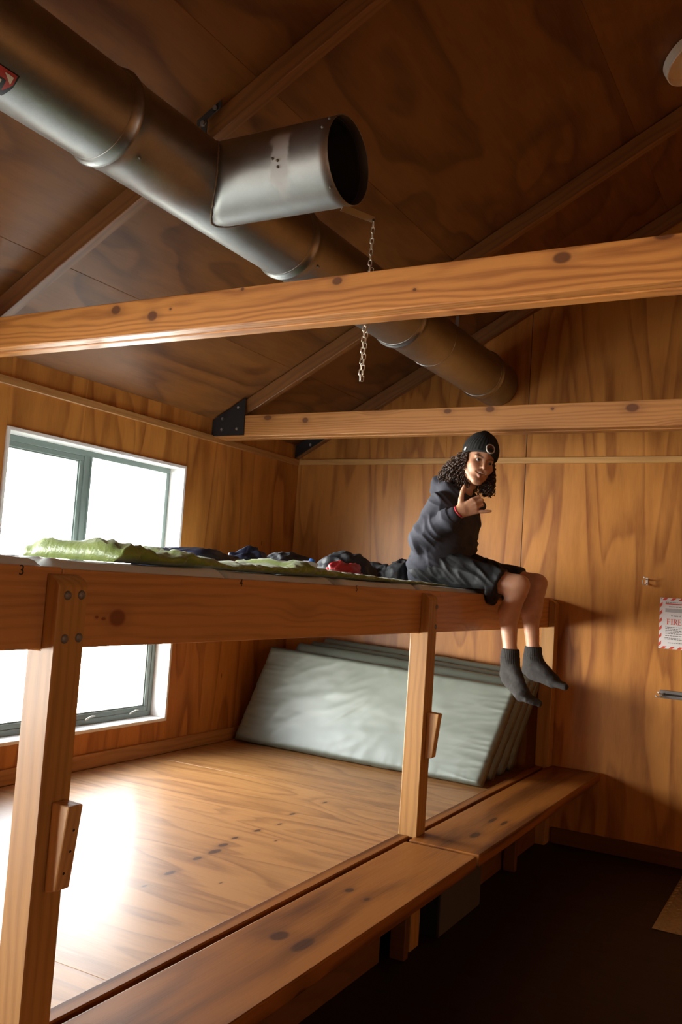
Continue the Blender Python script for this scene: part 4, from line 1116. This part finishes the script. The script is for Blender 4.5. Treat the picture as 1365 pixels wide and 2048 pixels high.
a = pk_ + tipd * .030; b = a + tipd * .022 + e_u * .0005; c = b + tipd * .020 + e_u * .001
add(cone(pk_, .0098, a, .0086), .006); add(cone(a, .0086, b, .0080), .004); add(cone(b, .0080, c, .0066), .004)
t0 = W + fd * .026 + td * .022 + away * .006; t1 = t0 + td * .034 + fd * .016; t2 = t1 + e_u * .034 + e_r * .006; t3 = t2 + e_u * .029 + e_r * .010
add(cone(t0, .0175, t1, .0130), .014); add(cone(t1, .0125, t2, .0108), .006); add(cone(t2, .0108, t3, .0085), .005)
sc_ = 1.10
for i in range(HB, len(B)):
    g_, k_, p_ = B[i]; B[i] = (g_, k_, cone(W + (p_[1] - W) * sc_, p_[2] * sc_, W + (p_[3] - W) * sc_, p_[4] * sc_))
# left hand resting on the mattress behind
W2 = J['wrL']; f2 = np.array((.35, .1, -.12)); f2 /= np.linalg.norm(f2); s2 = np.array((.1, -.95, 0.)); s2 -= f2 * (s2 @ f2); s2 /= np.linalg.norm(s2)
for i in range(4):
    o_ = s2 * (.028 - .019 * i); k_ = W2 + f2 * .085 + o_ + (0, 0, -.012)
    add(cone(W2 + o_ * .6, .016, k_, .0125), .014); L = (.072, .080, .074, .058)[i]
    m_ = k_ + f2 * L * .5 + o_ * .15 + (0, 0, .002); add(cone(k_, .0105, m_, .0092), .005); add(cone(m_, .0092, k_ + f2 * L + o_ * .3 + (0, 0, -.012), .0078), .005)
add(cone(W2 + s2 * .02 + f2 * .02, .015, W2 + s2 * .055 + f2 * .055 - (0, 0, .012), .010), .01)
# head and face
add(hell((0, -.018, .045), (.076, .096, .086)), .02); add(hell((0, .018, -.03), (.064, .070, .088)), .03)
add(hcone((-.046, .005, -.062), .024, (-.012, .066, -.106), .017), .025); add(hcone((.046, .005, -.062), .024, (.012, .066, -.106), .017), .025)
add(hcone((-.008, .070, -.108), .018, (.008, .070, -.108), .018), .015)
add(hcone((-.040, .070, .022), .013, (.040, .070, .022), .013), .015); add(hcone((0, .080, .03), .016, (0, .068, .06), .02), .03)
for s in (-1, 1):
    cut(hell((s * .033, .098, .002), (.019, .016, .012)), .012)
    add(hcone((s * .040, .060, -.026), .027, (s * .026, .070, -.045), .022), .02)
add(hcone((0, .084, .012), .0075, (0, .106, -.030), .0105), .010)
for s in (-1, 1): add(hcone((s * .010, .093, -.034), .008, (s * .012, .088, -.036), .007), .006)
for s in (-1, 1): add(hcone((0, .088, -.056), .0065, (s * .026, .076, -.053), .0045), .006); add(hcone((0, .086, -.079), .0075, (s * .024, .075, -.060), .0045), .006)
cut(hell((0, .094, -.0645), (.0260, .013, .0046)), .004)
for s in (-1, 1): cut(hcone((s * .020, .088, -.061), .0034, (s * .032, .077, -.052), .0026), .004); add(hell((s * .076, -.012, -.01), (.010, .022, .032)), .008)
V, F = sdf_mesh(B, .0040)
body = pobj('body', V, F, 'skin', person)
X = (V - HO) @ HM / (HS * HW)                                 # vertices in head axes
tone = np.tile(np.array([.56, .295, .175]), (len(V), 1)); n1 = fnoise(V, 30, 0, 2)
tone *= (1 + .10 * n1)[:, None]
hand_m = np.clip(1 - np.linalg.norm(V - (W + fd * .06), axis=1) / .12, 0, 1)[:, None]; tone = tone * (1 - .25 * hand_m) + np.array([.66, .36, .23]) * .25 * hand_m
def blob(c, r): return np.clip(1.3 - np.linalg.norm((X - np.array(c)) / np.array(r), axis=1), 0, 1)[:, None]
def paint(mk, col):
    global tone
    tone = tone * (1 - mk) + np.array(col) * mk
for s in (-1, 1):
    for q in np.linspace(0, 1, 7): paint(blob((s * (.016 + .034 * q), .085 - .012 * q, .019 + .007 * math.sin(q * 2.4)), (.008, .02, .0048)) * .8, (.030, .014, .008))
    paint(blob((s * .045, .068, -.03), (.022, .03, .02)) * .35, (.50, .17, .11))
    paint(blob((s * .033, .09, .000), (.017, .02, .009)) * .35, (.22, .09, .055))
paint(blob((0, .09, -.080), (.022, .02, .006)) * .8, (.36, .10, .075)); paint(blob((0, .09, -.055), (.024, .02, .0045)) * .7, (.33, .10, .075))
paint(blob((0, .085, -.0645), (.026, .018, .0042)), (.06, .015, .012))
paint(blob((0, .08, -.10), (.04, .03, .025)) * .35, (.20, .095, .06)); paint(blob((0, .09, -.046), (.024, .02, .007)) * .35, (.17, .08, .05))
ca = body.data.color_attributes.new('tone', 'FLOAT_COLOR', 'POINT')
ca.data.foreach_set('color', np.concatenate([np.clip(tone, 0, 1), np.ones((len(V), 1))], 1).astype(np.float32).ravel())
for s in (-1, 1):
    bm = nb(); lathe(bm, [(0, -.0125)] + [(.0125 * math.sin(a), -.0125 * math.cos(a)) for a in np.linspace(.2, PI - .2, 12)] + [(0, .0125)], hp(s * .033, .0765, .002), hF, 20)
    ey = obj('eye', bm, 'eye', body, smooth=180)
    gz = Vector(hF + hX * (-.0)).normalized(); bm = nb(); lathe(bm, [(0, .0137), (.003, .0135), (.0058, .0126), (.0062, .0112)], hp(s * .033, .0765, .002), gz, 18); obj('iris', bm, 'iris', ey, smooth=180)
V, F = tube_np([hp(x, .0845 - 12 * x * x, -.0605 + 7.5 * x * x) for x in np.linspace(-.022, .022, 9)], [.0020, .0032, .0036, .0038, .0038, .0038, .0036, .0032, .0020], 8); pobj('teeth', V, F, 'teeth', body)

# hooded sweatshirt
O = []
def ho(p, k=.03): O.append((1, k, p))
ho(cone((-2.010, 4.715, 1.745), .135, (-2.010, 4.885, 1.745), .135)); ho(cone((-1.975, 4.715, 1.86), .142, (-1.975, 4.895, 1.86), .142), .06)
ho(cone((-1.955, 4.735, 2.0), .138, (-1.955, 4.915, 2.0), .138), .06); ho(cone((-1.950, 4.71, 2.070), .076, (-1.945, 4.95, 2.085), .076), .06)
ho(cone((-1.93, 4.82, 2.11), .085, (-1.895, 4.83, 2.17), .062), .05)
for s in 'RL':
    e_ = J['el' + s]; w_ = J['wr' + s]; f_ = (w_ - e_) / np.linalg.norm(w_ - e_)
    ho(cone(J['sh' + s], .074, e_ + (-.004, 0, .004), .062), .035); ho(cone(e_, .062, w_ - f_ * .075, .054), .03); ho(cone(w_ - f_ * .07, .051, w_ - f_ * .03, .047), .02); ho(cone(w_ - f_ * .035, .0365, w_ - f_ * .012, .0355), .008)
hd = [(-1.865, 4.735, 2.120), (-1.950, 4.730, 2.180), (-2.028, 4.780, 2.215), (-2.042, 4.86, 2.225), (-1.995, 4.935, 2.200), (-1.895, 4.950, 2.150), (-1.83, 4.90, 2.110)]
for a, b in zip(hd, hd[1:]): ho(cone(a, .037, b, .037), .025)
ho(cone((-2.035, 4.81, 2.15), .045, (-2.05, 4.84, 2.07), .04), .05)
ho(cone((-2.050, 4.72, 1.675), .100, (-2.050, 4.88, 1.675), .100), .03)
def hem(S, g):
    z = g[..., 2]; S = np.maximum(S, 1.634 - z)
    x = g[..., 0]; return np.maximum(S, np.minimum(x + 1.885, (1.735 - (x + 1.885) * .3) - z))
O.append((-1, .008, cone(J['wrR'] - (J['wrR'] - J['elR']) * .03, .030, J['wrR'] + (J['wrR'] - J['elR']) * .3, .032)))
O.append((-1, .008, cone((-1.885, 4.825, 2.175), .052, (-1.82, 4.80, 2.30), .075)))
V, F = sdf_mesh(O, .0050, post=hem); N = normals(V, F)
def seg_t(V, a, b):
    d = b - a; t = ((V - a) @ d) / (d @ d); r = np.linalg.norm(V - a - np.clip(t, 0, 1)[:, None] * d, axis=1); return t, r
t1, r1_ = seg_t(V, J['elR'], J['wrR']); arm = np.exp(-(r1_ / .085) ** 4) * ((t1 > -.3) & (t1 < .86))
t2_, r2_ = seg_t(V, J['shR'], J['elR']); uarm = np.exp(-(r2_ / .095) ** 4)
fo = (J['wrR'] - J['elR']) / np.linalg.norm(J['wrR'] - J['elR'])
dA = ridge(np.stack([V @ fo, (V @ e_b) * .3, (V @ np.cross(fo, e_b)) * .35], 1), (26, 14, 14), 3.0) 
dB = ridge(np.stack([V @ np.array([.55, 0, .83]), V @ np.array([.83, .2, -.55]) * .35, V[:, 1] * .4], 1), (17, 9, 9), 8.0)
dC = ridge(V, (7, 7, 10), 12.0)
cuff = ((t1 > .86) & (r1_ < .075))
dD = ridge(np.stack([V @ np.array([.75, .3, .6]) , (V @ np.array([.66, .2, -.72])) * .3, V[:, 1] * .5], 1) + .03 * fnoise(V, 7, 9, 2)[:, None], (13, 9, 9), 21.0)
disp = .016 * np.clip(dA - .25, 0, 1) * arm * np.clip(fnoise(V, 9, 2, 2) + .55, 0, 1) + .020 * np.clip(dB - .45, 0, 1) * np.clip(fnoise(V, 6, 4, 2) + .4, 0, 1) * (1 - arm) + .020 * np.clip(dD - .35, 0, 1) * np.clip(fnoise(V, 5, 14, 2) + .45, 0, 1) + .004 * dC * (~cuff) + .004 * fnoise(V, 6, 5, 2)
disp *= ~cuff
hemband = np.clip((1.715 - V[:, 2]) / .01, 0, 1); disp = disp * (1 - .6 * hemband) + .010 * np.exp(-((V[:, 2] - 1.735) / .022) ** 2)
V = V + N * disp[:, None]; V[:, 2] = np.maximum(V[:, 2], 1.634)
hoodie = pobj('hoodie', V, F, 'hoodie', person)
# white print on the back, a patch following the cloth
pm = (N[:, 0] < -.35) & (V[:, 2] > 1.90) & (V[:, 2] < 2.05) & (np.sin(V[:, 2] * 190) + np.sin(V[:, 1] * 150) > .1) & (np.abs(V[:, 1] - 4.80) < .09)
Fa = np.asarray(F); keep = pm[Fa].all(1)
if keep.any():
    u = np.unique(Fa[keep]); mp = -np.ones(len(V), int); mp[u] = np.arange(len(u))
    pobj('back_print', V[u] + N[u] * .0012, mp[Fa[keep]], 'cream', hoodie)
# shorts
S_ = [(1, .02, cone((-2.02, 4.70, 1.74), .118, (-2.02, 4.88, 1.74), .118))]
for s, zk in (('R', 0), ('L', .012)):
    h_ = J['hi' + s]; k_ = J['kn' + s]
    S_.append((1, .04, cone(h_, .112, k_ + (-.13, 0, -.004), .088))); S_.append((1, .03, cone(k_ + (-.16, 0, -.004), .088, k_ + (-.03, 0, -.004), .083)))
    S_.append((1, .035, cone(k_ + (-.20, -.005, -.045), .050, k_ + (-.115, -.005, -.062), .040)))
def hemcut(S, g):
    x, y, z = g[..., 0], g[..., 1], g[..., 2]
    S = np.maximum(S, (x + 1.566 - (y > 4.8) * .012) * .949 - (z - 1.717) * .316)
    return np.maximum(S, -np.maximum(x + 1.640, z - 1.6225))
V, F = sdf_mesh(S_, .0055, post=hemcut); N = normals(V, F)
rr_ = ridge(np.stack([V @ np.array([.8, 0, -.6]) * .5, V[:, 1] * .6, V @ np.array([.6, 0, .8])], 1), (14, 12, 22), 4.0)
dsp = .012 * np.clip(rr_ - .1, 0, 1) + .005 * fnoise(V, 12, 2, 3); dsp *= np.clip((V[:, 2] - 1.624) / .02, .0, 1) * (V[:, 0] < -1.64) + (V[:, 0] >= -1.64) * .8
V = V + N * dsp[:, None]
pobj('shorts', V, F, 'shorts', person)
# socks
for s in 'RL':
    top = J['an' + s] + (J['ca' + s] - J['an' + s]) * .10
    ops = [(1, .01, cone(top, .0405, J['an' + s] - (0, 0, .02), .0395))] + foot_ops(s, .0035)
    zt = top[2] + .006
    V, F = sdf_mesh(ops, .0035, post=lambda S, g, zt=zt: np.maximum(S, g[..., 2] - zt)); N = normals(V, F)
    c0 = J['an' + s]; ang = np.arctan2(V[:, 1] - c0[1], V[:, 0] - c0[0]); rib = np.clip((V[:, 2] - (c0[2] - .055)) / .015, 0, 1)
    V = V + N * (rib * (.0014 * np.sin(ang * 30) + .0012 + .0022 * np.exp(-((V[:, 2] - c0[2] + .02) / .004) ** 2)) + (1 - rib) * .002 * fnoise(V, 35, 3, 2))[:, None]
    pobj('sock', V, F, 'sock', person)
# beaded bracelet
bm = nb(); wc = J['wrR'] + fo * .010; a_, b_, _ = frame_of(fo); vb = []
for i in range(22):
    t = 2 * PI * i / 22; c = wc + (np.array(a_) * math.cos(t) + np.array(b_) * math.sin(t)) * .0325
    lathe(bm, [(0, -.0052), (.0036, -.0038), (.0052, 0), (.0036, .0038), (0, .0052)], c, fo, 8)
obj('bracelet', bm, 'bead', person, smooth=180)
# beanie with a round badge and a side tag
be_ = [(1, .02, hell((0, -.012, .060), (.0905, .110, .100))), (1, .03, hell((0, -.022, .118), (.060, .070, .052))), (1, .012, hell((.004, -.022, .166), (.020, .020, .012)))]
def rim(S, g):
    q = (g - HO) @ HM / (HS * HW); lim = .046 + .30 * (q[..., 1] - .07); lim = np.maximum(lim, -.020)
    return np.maximum(S, lim - q[..., 2])
V, F = sdf_mesh(be_, .0042, post=rim); N = normals(V, F); q = (V - HO) @ HM / (HS * HW)
lim = np.maximum(.046 + .30 * (q[:, 1] - .07), -.020); band = np.exp(-(((q[:, 2] - lim) - .004) / .006) ** 2)
V = V + N * (.0022 * band + .0012 * np.sin(np.arctan2(q[:, 0], q[:, 1]) * 34) * np.clip((q[:, 2] - lim) / .01, 0, 1) + .003 * fnoise(V, 14, 3, 2))[:, None]
beanie = pobj('beanie', V, F, 'beanie', person)
Vq = (V - HO) @ HM / (HS * HW)
bc = hp(-.004, .0905, .078); bn = hF * .93 + hU * .34 - hX * .05; bn /= np.linalg.norm(bn)
i0 = np.argmin(np.linalg.norm(Vq[:, [0, 2]] - np.array([-.004, .078]), axis=1) + (Vq[:, 1] < 0) * 1); bc = V[i0] + bn * .0015
bm = nb(); lathe(bm, [(.0215, .001), (.0228, .0035), (.0275, .0035), (.0292, .0005), (.0285, -.004), (.0215, -.004)], bc, bn, 40); bd = obj('badge_rim', bm, 'badge_ring', beanie, smooth=60)
bm = nb(); lathe(bm, [(0, .0018), (.022, .0016), (.022, -.003)], bc, bn, 32); obj('badge_field', bm, 'badge_red', bd)
a_ = np.cross(hU, bn); a_ /= np.linalg.norm(a_); u_ = np.cross(bn, a_)
bm = nb(); prism(bm, [bc + a_ * x + u_ * y + bn * .0022 for x, y in ((-.020, -.009), (-.012, .003), (-.007, .001), (.001, .013), (.008, .002), (.012, .004), (.020, -.009), (.012, -.017), (-.012, -.017))], bn * .0008); obj('badge_mountain', bm, 'badge_black', bd)
i0 = np.argmax(Vq[:, 0] - 1.2 * np.abs(Vq[:, 2] - .045) - .5 * np.abs(Vq[:, 1])); tn_ = N[i0]; tc_ = V[i0] + tn_ * .001
bm = nb(); prism(bm, [tc_ + hF * x + hU * y for x, y in ((-.011, -.010), (.011, -.010), (.011, .010), (-.011, .010))], tn_ * .002, .0005); obj('side_tag', bm, 'cream', beanie)
# long curly hair
rnd = random.Random(11); parts = []
def curl(p0, p1, bulge, R, r, turns, ph, drop):
    P = []; m = int(turns * 9) + 2; p0 = np.array(p0); p1 = np.array(p1); mid = (p0 + p1) / 2 + np.array(bulge); d = (p1 - p0) / np.linalg.norm(p1 - p0)
    a = np.cross(d, (0.3, .5, .2)); a /= np.linalg.norm(a); b = np.cross(d, a)
    for i in range(m):
        t = i / (m - 1); c = p0 * (1 - t) ** 2 + 2 * mid * t * (1 - t) + p1 * t * t; rr = R * min(1, .25 + t * 1.6) * (1 - .35 * t)
        P.append(c + (a * math.cos(ph + turns * 2 * PI * t) + b * math.sin(ph + turns * 2 * PI * t)) * rr)
    rad = np.array([r * (1 - .5 * i / (m - 1)) for i in range(m)])
    parts.append(tube_np(P, rad, 5))
def scr(a, b, c): return np.array([-1.734, 4.72, 2.332]) + e_r * a + e_u * b + e_b * c
for i in range(150):                                   # nearer side, falling onto the hood
    u = rnd.random(); yb = rnd.uniform(-.085, .030)
    p0 = hp(.074 - .25 * max(0, -yb - .05), yb, rnd.uniform(-.02, .035)); 
    p1 = scr(-.245 + .165 * u + rnd.uniform(-.01, .01), -.055 - .075 * min(1, .35 + u) + rnd.uniform(-.028, .03), -.14 + .06 * u + rnd.uniform(-.03, .05))
    curl(p0, p1, hX * .03 + e_u * rnd.uniform(.0, .035), rnd.uniform(.007, .013), rnd.uniform(.0026, .0046), rnd.uniform(3.0, 5.5), rnd.uniform(0, 6), 0)
for i in range(120):                                   # far side, falling in front of the far shoulder
    u = rnd.random()
    p0 = hp(-.074 + rnd.uniform(0, .006), rnd.uniform(-.06, .030), rnd.uniform(-.025, .030))
    p1 = scr(.075 - .10 * u + rnd.uniform(-.012, .010), -.085 - .115 * rnd.random() , -.115 + rnd.uniform(-.03, .03))
    curl(p0, p1, -hX * rnd.uniform(.0, .025), rnd.uniform(.007, .013), rnd.uniform(.0026, .0046), rnd.uniform(3.5, 6), rnd.uniform(0, 6), 0)
for i in range(60):                                    # down the back of the neck
    p0 = hp(rnd.uniform(-.06, .06), rnd.uniform(-.10, -.06), rnd.uniform(-.03, .01)); p1 = scr(-.10 + rnd.uniform(-.07, .14), -.13 + rnd.uniform(-.05, .04), -.15 + rnd.uniform(-.02, .03))
    curl(p0, p1, (0, 0, 0), rnd.uniform(.006, .010), rnd.uniform(.003, .0042), rnd.uniform(3, 6), rnd.uniform(0, 6), 0)
core = [(1, .02, cone(hp(.060, -.045, .01), .028, scr(-.145, -.085, -.125), .034)), (1, .02, cone(hp(.05, -.06, 0), .03, scr(-.09, -.12, -.12), .035)), (1, .02, cone(hp(-.062, -.03, .0), .020, scr(.055, -.10, -.12), .024)),
        (1, .02, cone(scr(.05, -.11, -.12), .026, scr(.03, -.165, -.125), .026)), (1, .02, cone(hp(0, -.08, 0), .04, scr(-.06, -.13, -.15), .045))]
Vc, Fc = sdf_mesh(core, .006); Nc = normals(Vc, Fc); Vc = Vc + Nc * (fnoise(Vc, 45, 1, 3) * .012)[:, None]
parts.append((Vc, [tuple(f) for f in Fc]))
V, F = join_np(parts); pobj('hair', V, F, 'hair', person)
